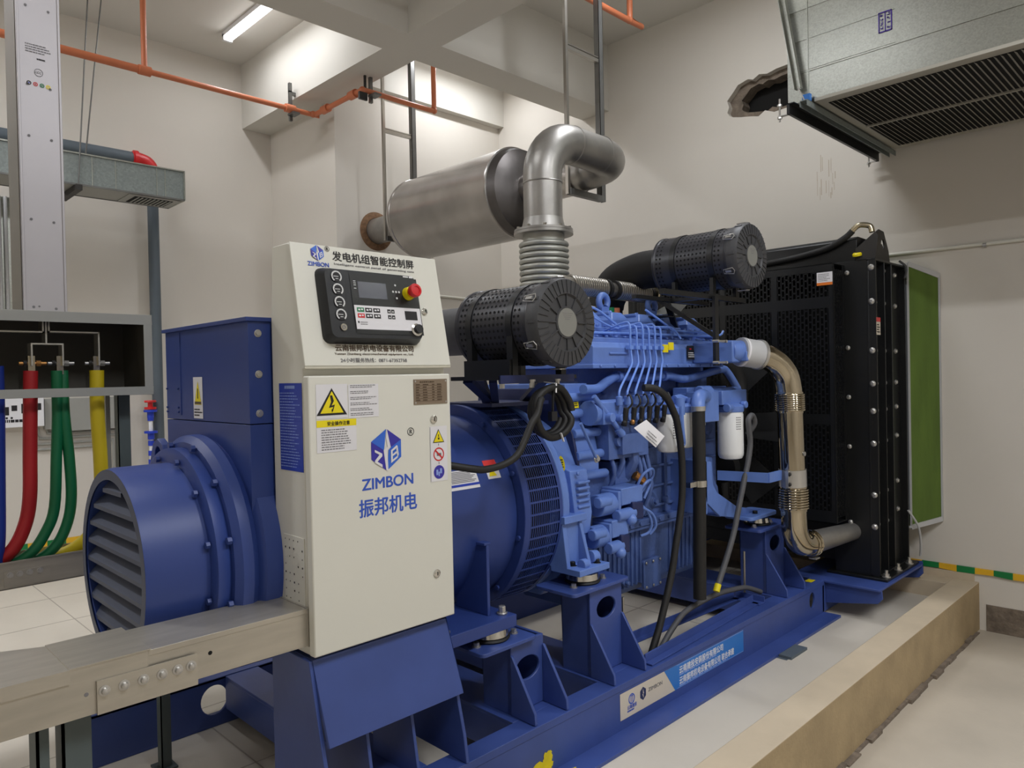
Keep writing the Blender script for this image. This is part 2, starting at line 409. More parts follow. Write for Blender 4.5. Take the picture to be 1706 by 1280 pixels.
# ---------------------------------------------------------------- skid frame
YC = 2.375
def mir(y): return 2*YC-y
sk = thing('skid_frame', 'long dark blue steel skid frame lying on the plinth under the machine', 'base frame', (2.5, YC, .19))
for s in (0, 1):
    g = (lambda y: mir(y)) if s else (lambda y: y)
    r_ = MB('blue_skid')
    holes = [oval(4.06, .305, .035, .045)] + ([oval(1.215, .30, .055, .06)] if s else [])
    if s: holes = [oval(1.215, .30, .055, .06)]
    r_.prism([(.75, .20), (4.22, .20), (4.22, .385), (.75, .385)], 'y', g(1.745), g(1.757), holes=holes)
    if s: r_.box(.75, 4.22, 2.993, 3.10, .373, .385).box(.75, 4.22, 2.993, 3.10, .19, .204)
    else: r_.box(.75, 4.22, 1.757, 1.828, .373, .385).box(.75, 4.22, 1.65, 1.83, .19, .204).box(.75, 4.22, 1.7425, 1.745, .358, .385)
    build('side_rail', r_, sk, bevel=.003)
for x0, x1 in ((1.26, 1.40), (1.78, 1.99), (2.25, 2.49), (3.75, 4.0)):
    c = MB('blue_skid').box(x0, x1, 1.829, 2.992, .373, .3855).box(x0, x0+.012, 1.829, 2.992, .25, .374).box(x1-.012, x1, 1.829, 2.992, .25, .374)
    build('cross_beam', c, sk, bevel=.002)
def pedestal(x0, x1, ztop, hole, px0, px1):
    for s in (0, 1):
        g = (lambda y: mir(y)) if s else (lambda y: y)
        p = MB('blue_skid')
        p.box(x0, x0+.012, g(1.88), g(2.02), .386, ztop); p.box(x1-.012, x1, g(1.88), g(2.02), .386, ztop); p.box(x0, x1, g(2.008), g(2.02), .386, ztop)
        h = [oval((x0+x1)/2, hole, .062, .042)]
        p.prism([(x0, .386), (x1, .386), (x1, ztop), (x0, ztop)], 'y', g(1.868), g(1.88), holes=h)
        o = build('pedestal', p, sk, bevel=.003)
        q = MB('blue_skid')
        a = [(g(1.868), .386), (g(1.75), .386), (g(1.752), .425), (g(1.86), .597), (g(1.868), .601)]
        for xx in (x0-.004, x1-.008):
            build('gusset', MB('blue_skid').prism(a, 'x', xx, xx+.012), o, bevel=.002)
        build('pedestal_plate', MB('blue_skid').prism(rrect(px0, px1, g(1.845) if not s else g(2.06), g(2.06) if not s else g(1.845), .02), 'z', ztop, ztop+.014), o, bevel=.002)
def rrect(x0, x1, y0, y1, r, n=4):
    out = []
    for cx, cy, t in ((x1-r, y0+r, -90), (x1-r, y1-r, 0), (x0+r, y1-r, 90), (x0+r, y0+r, 180)):
        for i in range(n+1): out.append((cx+r*math.cos(R(t+90*i/n)), cy+r*math.sin(R(t+90*i/n))))
    return out
pedestal(1.815, 1.985, .638, .535, 1.66, 1.93)
pedestal(2.262, 2.47, .734, .645, 2.14, 2.50)
pedestal(3.765, 3.985, .734, .645, 3.66, 4.03)
# stand of the control cabinet, welded to the frame
st = MB('blue_skid')
st.hull8([(1.02, 1.76, .60), (1.50, 1.76, .60), (1.50, 1.772, .60), (1.02, 1.772, .60), (1.02, 1.842, .82), (1.50, 1.842, .82), (1.50, 1.856, .82), (1.02, 1.856, .82)])
st.box(1.02, 1.50, 1.842, 2.06, .806, .82)
so = build('cabinet_stand', st, sk, bevel=.002)
for x in (1.01, 1.488):
    build('side_plate', MB('blue_skid').prism([(2.06, .386), (1.74, .386), (1.752, .47), (1.842, .82), (2.06, .82)], 'x', x, x+.012), so, bevel=.002)
for x in (1.17, 1.33):
    build('gusset', MB('blue_skid').prism([(2.02, .386), (1.78, .386), (1.83, .66), (2.02, .66)], 'x', x, x+.01), so)
# outrigger arms that carry the radiator
for s in (0, 1):
    g = (lambda y: mir(y)) if s else (lambda y: y)
    a = MB('blue_skid')
    a.prism([(g(1.745), .25), (g(1.745), .385), (g(1.44), .385), (g(1.435), .33), (g(1.46), .30)], 'x', 4.245, 4.257)
    a.prism([(g(1.745), .25), (g(1.745), .385), (g(1.44), .385), (g(1.435), .33), (g(1.46), .30)], 'x', 4.95, 4.962)
    a.box(4.222, 4.962, g(1.44), g(1.95), .373, .385); a.box(4.20, 4.962, g(1.745), g(1.757), .204, .373)
    build('outrigger', a, sk, bevel=.002)
# channel tray between the two engine feet
tr = MB('blue_skid')
def angle_bar(x0, y0, x1, y1, w, z0, h, t=.006):
    tr.hull8([(x0, y0, z0), (x1, y1, z0), (x1, y1+w, z0), (x0, y0+w, z0), (x0, y0, z0+t), (x1, y1, z0+t), (x1, y1+w, z0+t), (x0, y0+w, z0+t)])
    tr.hull8([(x0, y0+w, z0), (x1, y1+w, z0), (x1, y1+w+t, z0), (x0, y0+w+t, z0), (x0, y0+w, z0+h), (x1, y1+w, z0+h), (x1, y1+w+t, z0+h), (x0, y0+w+t, z0+h)])
angle_bar(2.52, 1.755, 3.57, 1.812, .034, .386, .040); angle_bar(2.45, 1.962, 3.57, 1.922, .034, .386, .040)
tr.box(3.545, 3.60, 1.80, 1.965, .386, .392); tr.box(3.60, 3.606, 1.80, 1.965, .386, .42)
build('tray', tr, sk, bevel=.001)
# sticker along the rail
sk_ = MB('sticker_beige'); sk_.deco((2.283, 1.745, .242), (1, 0, 0), (0, 0, 1), (0, -1, 0)); W = .983; H = .105
sk_.rect(0, W, 0, H, 'sticker_beige', .0012); sk_.poly([(.385, 0), (W, 0), (W, H), (.305, H)], 'label_cyan', .0018)
for a, b in ((.002, .004), (H-.004, H-.002)): sk_.rect(.40, W-.004, a, b, 'label_pale', .0022)
sk_.ring(.075, .066, .016, .021, 'text_blue', .002); sk_.rect(.068, .072, .052, .078, 'text_blue', .002).rect(.079, .083, .052, .078, 'text_blue', .002).rect(.068, .083, .076, .080, 'text_blue', .002)
hx = [(.152+.023*math.cos(R(90+60*i)), .062+.027*math.sin(R(90+60*i))) for i in range(6)]
sk_.poly(hx, 'navy', .002); sk_.poly([(.15, .082), (.158, .062), (.153, .062), (.155, .042), (.146, .060), (.151, .060)], 'sticker_beige', .0026)
sk_.lines(.045, .108, .018, .026, 1, 'text_blue', .002, .8, 3)
sp = build('company_sticker', sk_, sk, label='blue and beige company sticker on the outer rail')
text('云南建投', (2.328, 1.7434, .272), (1, 0, 0), (0, 0, 1), .018, 'text_blue', 'lettering', sp, width=.062)
text('ZIMBON', (2.472, 1.7434, .299), (1, 0, 0), (0, 0, 1), .022, 'ink_grey', 'lettering', sp, width=.10)
text('云南建投安装股份有限公司', (2.70, 1.7434, .305), (1, 0, 0), (0, 0, 1), .034, 'paper', 'lettering', sp, width=.37, bold=.0006)
text('云南振邦机电设备有限公司 联合承建', (2.70, 1.7434, .259), (1, 0, 0), (0, 0, 1), .034, 'paper', 'lettering', sp, width=.47, bold=.0006)
b = MB('label_pale').deco((2.70, 1.7434, .25), (1, 0, 0), (0, 0, 1), (0, -1, 0)); b.lines(0, .42, -.002, .006, 1, 'label_pale', .001, .7, 2); b.lines(0, .36, .044, .052, 1, 'label_pale', .001, .7, 5)
build('small_print', b, sp)
# splash of yellow paint on the rail and its flange
def blob(mb, cx, cy, rx, ry, seed, m, off, n=26):
    rg = random.Random(seed); mb.poly([(cx+rx*math.cos(2*math.pi*i/n)*rg.uniform(.72, 1.1), cy+ry*math.sin(2*math.pi*i/n)*rg.uniform(.72, 1.1)) for i in range(n)], m, off)
y_ = MB('yellow_paint'); y_.deco((1.80, 1.745, .204), (1, 0, 0), (0, 0, 1), (0, -1, 0))
blob(y_, .03, .028, .075, .030, 4, 'yellow_paint', .0012); blob(y_, .065, .055, .028, .03, 9, 'yellow_paint', .0014); y_.keepn = 1
y_.deco((1.80, 1.745, .204), (1, 0, 0), (0, -1, 0), (0, 0, 1)); blob(y_, .06, .055, .11, .042, 8, 'yellow_paint', .0012)
build('paint_splash', y_, sk, label='splash of yellow paint')
build('sticker', MB('yellow').box(4.13, 4.19, 1.78, 1.82, .385, .3862), sk, label='small yellow square sticker')
# packing plate under the flange
tag_ = build('packing_plate', MB('dark_pipe').box(3.42, 3.62, 1.60, 1.72, .1903, .1896+.0008).box(3.44, 3.62, 1.585, 1.648, .190, .203), None, label='grey packing plate wedged beside the skid flange', cat='plate')

# ---------------------------------------------------------------- rubber mounts on the pedestals
def mount(x, y, z, name, label, h=.052):
    t = thing('rubber_mount', label, 'mount', (x, y, z), 'rubber mounts under engine and alternator')
    build('rubber_pad', MB('black_rubber').lathe([(.068, 0), (.074, .006), (.068, .012)], (x, y, z), (0, 0, 1), 24), t)
    build('steel_cap', MB('chrome').lathe([(.062, .010), (.068, .016), (.064, h-.012), (.045, h-.003), (.03, h)], (x, y, z), (0, 0, 1), 24), t)
    for k in (-1, 1): build('fixing_bolt', MB('bolt').bolt((x+.092*k, y-.03, z), (0, 0, 1), .011, .016), t)
mount(1.79, 1.95, .652, 'm', 'rubber mount with chrome cap on the short pedestal beside the white cabinet')
mount(2.31, 1.945, .748, 'm', 'rubber mount with chrome cap on the pedestal beside the mesh guard')
mount(3.82, 1.945, .748, 'm', 'rubber mount with chrome cap on the pedestal nearest the radiator')

# ---------------------------------------------------------------- alternator
al = thing('alternator', 'dark blue alternator with round louvred end and boxy terminal housing', 'alternator', (1.4, YC, .669)); ZA = 1.06
ax = (1, 0, 0)
bd = MB('blue_alternator'); bd.lathe([(.355, .95), (.381, .97), (.381, 1.985), (.30, 1.99)], (0, YC, ZA), ax, 64)
body = build('body', bd, al)
# foot brackets
for s in (0, 1):
    g = (lambda y: mir(y)) if s else (lambda y: y)
    f = MB('blue_alternator').box(1.51, 1.865, g(1.885), g(2.16), .704, .735).box(1.51, 1.865, g(1.885), g(1.905), .692, .704)
    f.prism([(g(1.945), .735), (g(1.945), .99), (g(1.975), 1.0), (g(2.03), .99), (g(2.12), .80), (g(2.12), .735)], 'x', 1.778, 1.792)
    f.prism([(g(1.93), .735), (g(1.985), .80), (g(2.10), .85), (g(2.12), .735)], 'x', 1.52, 1.534)
    f.box(1.768, 1.80, g(1.944), g(1.985), .99, 1.0)
    for x in (1.56, 1.83): f.bolt((x, g(1.925), .735), (0, 0, 1), .014, .03)
    build('foot', f, al, bevel=.002)
# louvred shroud
s_ = MB('blue_alternator'); ro, ri = .292, .262
s_.lathe([(ri, .675), (ro, .67), (ro+.004, .69), (ro+.004, .845), (ri, .85), (ri, .675)], (0, YC, ZA-.005), ax, 64, caps=False)
s_.lathe([(.005, .84), (ri, .84)], (0, YC, ZA-.005), ax, 48, 'black_hole', caps=False)
for (c, m_) in ((.674, 0),): s_.lathe([(ri, .6695), (ro, .6695)], (0, YC, ZA-.005), ax, 64, 'blue_louver', caps=False)
sh = build('louvre_shroud', s_, al)
n = 9
for i in range(n):
    z = ZA-.005-ri+(i+.55)*2*ri/n; dz = z+.012-(ZA-.005); hw = math.sqrt(max(.0004, ri*ri-dz*dz))
    l = MB('blue_louver').hull8([(.678, YC-hw, z-.012), (.72, YC-hw, z+.030), (.72, YC+hw, z+.030), (.678, YC+hw, z-.012), (.676, YC-hw, z-.006), (.718, YC-hw, z+.036), (.718, YC+hw, z+.036), (.676, YC+hw, z-.006)])
    l.box(.676, .682, YC-hw, YC+hw, z-.018, z-.006)
    build('slat', l, sh)
fl = MB('blue_alternator'); fl.lathe([(.29, .842), (.322, .842), (.336, .848), (.336, .880), (.33, .888), (.29, .888)], (0, YC, ZA), ax, 64)
fl.lathe([(.30, .886), (.352, .888), (.372, .905), (.374, .935), (.36, .955), (.30, .955)], (0, YC, ZA), ax, 64)
for i in range(12):
    t = R(15+30*i)
    fl.bolt((.842, YC+.308*math.cos(t), ZA+.308*math.sin(t)), (-1, 0, 0), .010, .014, 'blue_alternator', False)
    fl.bolt((.888, YC+.349*math.cos(t), ZA+.349*math.sin(t)), (-1, 0, 0), .011, .016, 'blue_alternator', False)
build('end_flange', fl, al)
lg = MB('blue_alternator').prism([(2.56, 1.24), (2.57, 1.33), (2.60, 1.39), (2.645, 1.41), (2.69, 1.39), (2.72, 1.33), (2.74, 1.24)], 'x', .90, .925, holes=[oval(2.645, 1.355, .028, .028)])
build('lifting_lug', lg, al, bevel=.002)
tb = MB('blue_alternator'); y0, y1 = 2.05, 2.70
tb.box(.955, 1.46, y0, y1, 1.475, 1.775); tb.box(.945, 1.47, y0-.008, y1+.01, 1.775, 1.787); tb.box(.955, 1.05, y0, y1, 1.14, 1.472); tb.box(1.05, 1.46, y0+.02, y1-.02, 1.14, 1.472)
tb.box(.952, .956, 2.565, 2.572, 1.49, 1.77)
for z in (1.74, 1.62, 1.505): tb.bolt((.985, y0, z), (0, -1, 0), .008, .007)
for z in (1.50, 1.515, 1.58): tb.bolt((.955, 2.59, z), (-1, 0, 0), .004, .005, 'blue_alternator', False).bolt((.955, 2.69, z), (-1, 0, 0), .004, .005, 'blue_alternator', False)
tbo = build('terminal_box', tb, al, bevel=.004)
wl_ = MB('paper').deco((.955, 2.43, 1.482), (0, -1, 0), (0, 0, 1), (-1, 0, 0)); wl_.rect(-.03, .045, 0, .135, 'paper', .001); wl_.poly([(-.02, .045), (.036, .045), (.008, .122)], 'yellow', .0016); wl_.lines(-.024, .04, .006, .034, 3, 'ink', .0016, .45, 3); wl_.rect(.005, .011, .065, .098, 'ink', .002); wl_.rect(-.018, .034, .047, .055, 'ink_brown', .002)
build('warning_sticker', wl_, tbo, label='white warning sticker with yellow triangle')
hk = MB('strut_dark').tube([(1.0, 2.03, 1.06), (1.0, 2.02, 1.02), (.99, 2.03, .98), (1.0, 2.04, .93)], .008, 8, smooth=3).box(.985, 1.015, 2.02, 2.05, 1.05, 1.09)
build('latch', hk, al)
# mesh guard ring over the fan end
R0 = .421; X0, X1 = 1.99, 2.205
mg = MB('blue_alternator')
for x, ww in ((X0, .03), (X1-.018, .018)): mg.lathe([(R0-.008, x), (R0+.002, x), (R0+.002, x+ww), (R0-.008, x+ww), (R0-.008, x)], (0, YC, ZA), ax, 72, caps=False)
mg.lathe([(.35, X0-.002), (R0+.001, X0-.002), (R0+.001, X0+.004), (.35, X0+.004)], (0, YC, ZA), ax, 72, caps=False)
for i in range(10): t = R(36*i+12); mg.bolt((X0-.002, YC+.40*math.cos(t), ZA+.40*math.sin(t)), (-1, 0, 0), .010, .012, 'blue_alternator', False)
gr = build('mesh_guard', mg, al)
ba = MB('blue_alternator'); N = 56
for i in range(N):
    t = 2*math.pi*i/N; c, s = math.cos(t), math.sin(t)
    a = V(X0+.02, YC+R0*c, ZA+R0*s); ba.bar(a, a+V(X1-X0-.03, 0, 0), .0075, .003, up=(0, c, s))
for k in range(15):
    x = X0+.034+k*(X1-X0-.052)/14
    ba.lathe([(R0-.002, x), (R0+.0005, x), (R0+.0005, x+.0035), (R0-.002, x+.0035)], (0, YC, ZA), ax, 84, caps=False)
build('mesh', ba, gr)
dk = MB('black_hole').lathe([(.33, X0), (.36, X0+.01), (.36, X1-.01), (.33, X1)], (0, YC, ZA), ax, 48)  # plain black drum, its colour stands in for the dark behind the mesh
build('fan_dark', dk, al)
def cpatch(mb, x0, x1, t0, t1, r, m, off=.001, sk=0., n=8):
    for i in range(n):
        a, b = R(t0+(t1-t0)*i/n), R(t0+(t1-t0)*(i+1)/n); k0, k1 = sk*i/n, sk*(i+1)/n
        q = [(x0+k0, a), (x1+k0, a), (x1+k1, b), (x0+k1, b)]
        mb.face([mb.bm.verts.new((x, YC+(r+off)*math.cos(t), ZA+(r+off)*math.sin(t))) for x, t in q], m)
cs = MB('paper'); cpatch(cs, 1.68, 1.82, 149, 160, .381, 'paper'); cpatch(cs, 1.68, 1.82, 157, 158.3, .381, 'label_blue', .002)
for k in range(8): cpatch(cs, 1.69, 1.81-.01*(k % 3), 149.8+k*.85, 150.2+k*.85, .381, 'ink_grey', .002, n=1)
build('data_sticker', cs, body, label='white printed sticker')
cs = MB('paper'); cpatch(cs, 1.87, 1.935, 148.5, 156.5, .381, 'paper'); cpatch(cs, 1.87, 1.935, 145, 148.5, .381, 'red_soft')
mbv = [(1.877, 155), (1.917, 155), (1.897, 149.6)]
cs.face([cs.bm.verts.new((x, YC+.3835*math.cos(R(t)), ZA+.3835*math.sin(R(t)))) for x, t in mbv], 'yellow')
build('warning_sticker', cs, body, label='red and white warning sticker')

# ---------------------------------------------------------------- control cabinet
cc = thing('control_cabinet', 'cream steel control cabinet with sloping instrument panel on a blue stand', 'cabinet', (1.275, 1.94, .82))
prof = [(1.855, .832), (1.855, 1.63), (1.842, 1.634), (1.911, 1.985), (1.925, 1.992), (2.018, 1.992), (2.035, 1.80), (2.035, .832)]
build('body', MB('cream').prism(prof, 'x', 1.02, 1.525), cc, bevel=.003)
ft = MB('bolt')
for x in (1.06, 1.48):
    for y in (1.89, 2.0): build('foot_washer', MB('bolt').cyl((x, y, .8205), (x, y, .832), .022, n=16), cc)

SO = V(1.014, 1.836, 1.642); SU = V(1, 0, 0); SV = V(0, .069, .347).normalized(); SN = SU.cross(SV)
pn = MB('cream').deco(SO-SN*.003, SU, SV, SN); pn.slab(0, .522, -.004, .356, .0055); pn.slab(0, .522, -.012, -.004, .004, 'cream_edge')
panel = build('instrument_lid', pn, cc, bevel=.002)
def sp_(a, b, off=.0035): return SO+SU*(a+.006)+SV*b+SN*off
# black controller unit
cu = MB('black_plastic').deco(sp_(0, -.002, .002), SU, SV, SN)
def rslab(mb, a0, a1, b0, b1, r, t0, t1, m=None, ins=0.):
    A = [mb.bm.verts.new(mb.dp(a, b, t0)) for a, b in rrect(a0, a1, b0, b1, r)]; B = [mb.bm.verts.new(mb.dp(a, b, t1)) for a, b in rrect(a0+ins, a1-ins, b0+ins, b1-ins, r)]
    mb.face(B, m); mb.face(A[::-1], m)
    for i in range(len(A)): mb.face([A[i], A[(i+1) % len(A)], B[(i+1) % len(A)], B[i]], m)
rslab(cu, .060, .402, .062, .287, .022, 0, .012, ins=.003); rslab(cu, .063, .399, .065, .284, .02, .012, .036, ins=.008)
ctl = build('controller', cu, panel, ang=30)
T = .036
def cdp(a, b, off=0): return sp_(a, b, .0025+T+off)
dd = MB('screen').deco(cdp(-.021, -.0115), SU, SV, SN)
# parallax-free positions on the bezel face (panel units)
dd.rect(.172, .415, .094, .276, 'black_paint', .0012)
dd.rect(.196, .296, .203, .253, 'screen', .002)
dd.rect(.174, .412, .108, .180, 'paper', .002); dd.rect(.352, .398, .142, .170, 'ink', .0026)
for r_, cs_ in ((0, ('green', 'ink', 'ink')), (1, ('red', 'ink', 'ink'))):
    for i, c_ in enumerate(cs_): a = .182+i*.028; b = .160-r_*.018; dd.rect(a, a+.024, b, b+.013, c_, .0026); dd.rect(a+.004, a+.011, b+.004, b+.009, 'paper', .003); dd.rect(a+.014, a+.02, b+.005, b+.010, 'paper', .003)
for r_ in (0, 1):
    for i in range(2): a = .288+i*.014; b = .160-r_*.018; dd.rect(a, a+.012, b, b+.012, 'ink', .0026); dd.rect(a+.003, a+.009, b+.003, b+.007, 'dial_white', .003)
dd.rect(.180, .185, .126, .132, 'ink', .0026); dd.lines(.188, .225, .120, .132, 2, 'ink_grey', .0026, .4)
for a, b in ((.330, .250), (.319, .229), (.330, .229), (.341, .229), (.330, .209)): dd.disc(a, b, .0035, 'dial_white', .003, 8)
for b in (.252, .246, .240, .230): dd.rect(.182, .190, b, b+.002, 'dial_white', .002)
dd.rect(.365, .385, .279, .283, 'white', .0015); dd.rect(.388, .402, .278, .284, 'white', .0015)
for b in (.262, .224, .186, .149):
    dd.disc(.128, b, .0165, 'ink', .002, 28); dd.ring(.128, b, .0125, .0170, 'dial_white', .003, 26, -55, 235)
    for k in range(9): t = R(-40+k*32); dd.rect(.128+.0135*math.cos(t)-.0006, .128+.0135*math.cos(t)+.0006, b+.0135*math.sin(t)-.0006, b+.0135*math.sin(t)+.0006, 'ink', .0034)
    dd.rect(.118, .134, b-.001, b+.001, 'dial_white', .003); dd.rect(.124, .133, b-.008, b-.006, 'dial_white', .003)
dd.disc(.131, .112, .0105, 'chrome', .003); dd.ring(.131, .112, .003, .0055, 'ink_grey', .0034)
fc = build('display_face', dd, ctl)
es = MB('yellow'); o = cdp(.354, .2145); es.cyl(o, o+SN*.018, .021, .019, 24, 'yellow'); es.lathe([(.012, .018), (.012, .026), (.02, .03), (.0215, .042), (.019, .047), (.012, .048), (.011, .045)], o, SN, 24, 'red')
build('emergency_stop', es, ctl, label='red and yellow emergency stop button')
ks = MB('black_plastic'); o = cdp(.368, .100, -.002); ks.lathe([(.02, 0), (.02, .006), (.014, .008), (.014, .02)], o, SN, 20, ms=['chrome', 'chrome', 'black_plastic', 'black_plastic']); build('key_switch', ks, ctl)
o = sp_(.437, .172); build('lock', MB('chrome').lathe([(.011, 0), (.011, .004), (.007, .006), (.006, .010)], o, SN, 18).box(o.x-.001, o.x+.001, o.y-.012, o.y-.008, o.z-.004, o.z+.006, 'ink'), panel)
def zb_logo(o, u, v, n, k, parent, off=.0012):
    """hexagonal cube emblem, k = half height"""
    m = MB('logo_blue').deco(o, u, v, n); c = [(0, 1), (.86, .44), (.86, -.40), (0, -1), (-.86, -.40), (-.86, .44)]
    S = lambda L: [(a*k, b*k) for a, b in L]
    m.poly(S([(0, 1), (-.12, .08), (-.16, -.02), (-.86, .44)]), 'logo_blue', off); m.poly(S([(-.86, .44), (-.14, -.02), (-.10, -.10), (0, -1), (-.86, -.40)]), 'logo_violet', off)
    m.poly(S([(.03, 1), (.26, .10), (.86, .44)]), 'logo_violet', off); m.poly(S([(.86, .44), (.26, .10), (.12, -.02), (.02, -1), (.86, -.40)]), 'logo_blue', off)
    m.poly(S([(0.03, 1.02), (.24, .12), (.05, -.06), (.08, -1.0), (-.04, -.98), (-.17, -.02), (.06, .15), (-.02, .6)]), 'paper', off+.0008)
    zl = [(-.68, .06), (-.26, -.16), (-.26, -.28), (-.54, -.52), (-.26, -.68), (-.26, -.82), (-.68, -.56), (-.68, -.46), (-.42, -.20), (-.68, -.06)]
    m.poly(S(zl), 'paper', off+.0016)
    for q in ([(.24, -.66), (.34, -.60), (.34, .02), (.24, -.04)], [(.34, .02), (.34, -.09), (.56, .03), (.64, .14), (.58, .18)], [(.34, -.24), (.34, -.34), (.60, -.20), (.66, -.06), (.56, -.10)], [(.34, -.50), (.34, -.60), (.62, -.44), (.70, -.28), (.60, -.34)], [(.56, .0), (.64, .14), (.66, -.06), (.56, -.14)], [(.58, -.20), (.66, -.06), (.70, -.28), (.60, -.38)]): m.poly(S(q), 'paper', off+.0016)
    return build('emblem', m, parent)
zb_logo(sp_(.077, .330), SU, SV, SN, .0235, panel)
def rmark(o, u, v, n, r, parent):
    m = MB('ink').deco(o, u, v, n).ring(0, 0, r*.84, r, 'ink', .001); build('registered_ring', m, parent)
    u = Vector(u); v = Vector(v); text('R', Vector(o)-v*r*.52, u, v, r*1.5, 'ink', 'lettering', parent, 'CENTER', bold=.0003)
rmark(sp_(.111, .346), SU, SV, SN, .008, panel)
text('发电机组智能控制屏', sp_(.125, .315), SU, SV, .031, 'ink', 'lettering', panel, width=.295, bold=.0004)
text('ZIMBON', sp_(.042, .290), SU, SV, .018, 'text_blue', 'lettering', panel, width=.068, bold=.0003)
text('Intelligent control panel of generating sets', sp_(.128, .300), SU, SV, .0085, 'ink_grey', 'lettering', panel, width=.29)
text('云南振邦机电设备有限公司', sp_(.095, .041), SU, SV, .021, 'ink_brown', 'lettering', panel, width=.276, bold=.0003)
text('Yunnan Zhenbang electromechanical equipment co., Ltd.', sp_(.092, .0285), SU, SV, .0088, 'ink_brown', 'lettering', panel, width=.278)
text('24小时服务热线：0871-67352758', sp_(.108, .007), SU, SV, .0145, 'ink_grey', 'lettering', panel, width=.233)
# door
DY = 1.812
dr = MB('cream').box(1.012, 1.513, DY, 1.842, .836, 1.611); dr.box(1.02, 1.505, 1.842, 1.856, .845, 1.60, 'cream_edge')
door = build('door', dr, cc, bevel=.004)
dn = ((1, 0, 0), (0, 0, 1), (0, -1, 0))
def dpos(x, z): return V(x, DY, z)
d = MB('paper').deco(dpos(0, 0), *dn); d.rect(1.033, 1.133, 1.491, 1.587, 'paper')
tr3 = lambda s: [(1.082, 1.533+.045*s-.008*(s-1)), (1.082+.051*s, 1.525-.026*s), (1.082-.051*s, 1.525-.026*s)]
d.poly(tr3(.95), 'ink', .0016); d.poly(tr3(.72), 'yellow', .0022)
d.poly([(1.083, 1.556), (1.088, 1.540), (1.080, 1.527), (1.091, 1.530), (1.085, 1.513), (1.081, 1.507), (1.080, 1.517), (1.083, 1.517), (1.086, 1.524), (1.072, 1.521), (1.079, 1.538), (1.076, 1.556)], 'ink', .0028)
build('hazard_sticker', d, door, label='yellow electric shock triangle sticker')
d = MB('paper').deco(dpos(0, 0), *dn); d.rect(1.136, 1.238, 1.489, 1.585, 'paper')
for k, b in enumerate((1.574, 1.557, 1.540, 1.524, 1.508, 1.494)): d.lines(1.142, 1.232, b, b+.010, 2, 'ink_grey', .0016, .42, k)
build('notice_sticker', d, door, label='white notice with lines of small print')
d = MB('paper').deco(dpos(0, 0), *dn); d.rect(1.033, 1.160, 1.397, 1.487, 'paper'); d.rect(1.033, 1.160, 1.468, 1.487, 'yellow', .0016); d.lines(1.047, 1.152, 1.402, 1.463, 9, 'ink_grey', .0016, .4, 8)
nt_ = build('warning_notice', d, door, label='notice with yellow heading')
text('安全操作注意', (1.065, DY-.0022, 1.4725), (1, 0, 0), (0, 0, 1), .0125, 'ink', 'lettering', nt_, width=.072)
d = MB('plate_bronze').deco(dpos(0, 0), *dn); d.slab(1.367, 1.499, 1.517, 1.595, .002, 'plate_bronze'); d.lines(1.39, 1.47, 1.583, 1.590, 1, 'ink_brown', .0026, .6, 3)
for i in range(7): d.rect(1.374, 1.478, 1.5265+i*.008, 1.5275+i*.008, 'ink_brown', .0026); d.lines(1.375, 1.392, 1.5275+i*.008, 1.5335+i*.008, 1, 'ink_brown', .0026, .6, i); d.lines(1.402, 1.424, 1.5275+i*.008, 1.5335+i*.008, 1, 'ink_brown', .0026, .6, i+9); d.lines(1.438, 1.45, 1.5275+i*.008, 1.5335+i*.008, 1, 'ink_brown', .0026, .6, i+3); d.lines(1.458, 1.48, 1.5275+i*.008, 1.5335+i*.008, 1, 'ink_brown', .0026, .6, i+5)
for a, b in ((1.373, 1.589), (1.493, 1.589), (1.373, 1.523), (1.493, 1.523)): d.disc(a, b, .003, 'bolt', .003, 10)
build('rating_plate', d, door, label='bronze rating plate')
for z in (1.469, .983): build('lock', MB('chrome').lathe([(.0125, 0), (.0125, .004), (.009, .006)], (1.442, DY, z), (0, -1, 0), 20).box(1.4405, 1.4435, DY-.0066, DY-.005, z-.006, z+.006, 'ink'), door)
zb_logo(dpos(1.262, 1.388), *dn, .062, door); rmark(dpos(1.353, 1.436), *dn, .0125, door)
text('ZIMBON', dpos(1.175, 1.277), dn[0], dn[1], .046, 'text_blue', 'lettering', door, width=.182, bold=.0011)
text('振邦机电', dpos(1.162, 1.203), dn[0], dn[1], .056, 'text_blue', 'lettering', door, width=.206, bold=.0010)
d = MB('paper').deco(dpos(0, 0), *dn); d.rect(1.426, 1.495, 1.272, 1.446, 'paper'); d.rect(1.427, 1.428, 1.274, 1.444, 'ink_grey', .0016)
d.poly([(1.460, 1.437), (1.483, 1.394), (1.437, 1.394)], 'ink', .0016).poly([(1.460, 1.432), (1.479, 1.3965), (1.441, 1.3965)], 'yellow', .0022).rect(1.457, 1.463, 1.404, 1.410, 'ink', .0028).rect(1.4585, 1.4615, 1.412, 1.42, 'ink', .0028)
d.ring(1.460, 1.357, .0175, .0215, 'red', .0016); d.poly([(1.445, 1.368), (1.448, 1.372), (1.475, 1.346), (1.472, 1.342)], 'red', .0022); d.rect(1.452, 1.470, 1.352, 1.361, 'ink_grey', .0018)
d.disc(1.460, 1.301, .0215, 'logo_violet', .0016); d.rect(1.448, 1.456, 1.292, 1.309, 'label_pale', .0022).rect(1.463, 1.471, 1.296, 1.312, 'label_pale', .0022).rect(1.457, 1.462, 1.288, 1.302, 'label_pale', .0022)
d.rect(1.459, 1.461, 1.384, 1.391, 'ink', .0016).rect(1.459, 1.461, 1.326, 1.333, 'ink', .0016)
build('safety_sticker', d, door, label='sticker with warning triangle, no touching and protection signs')
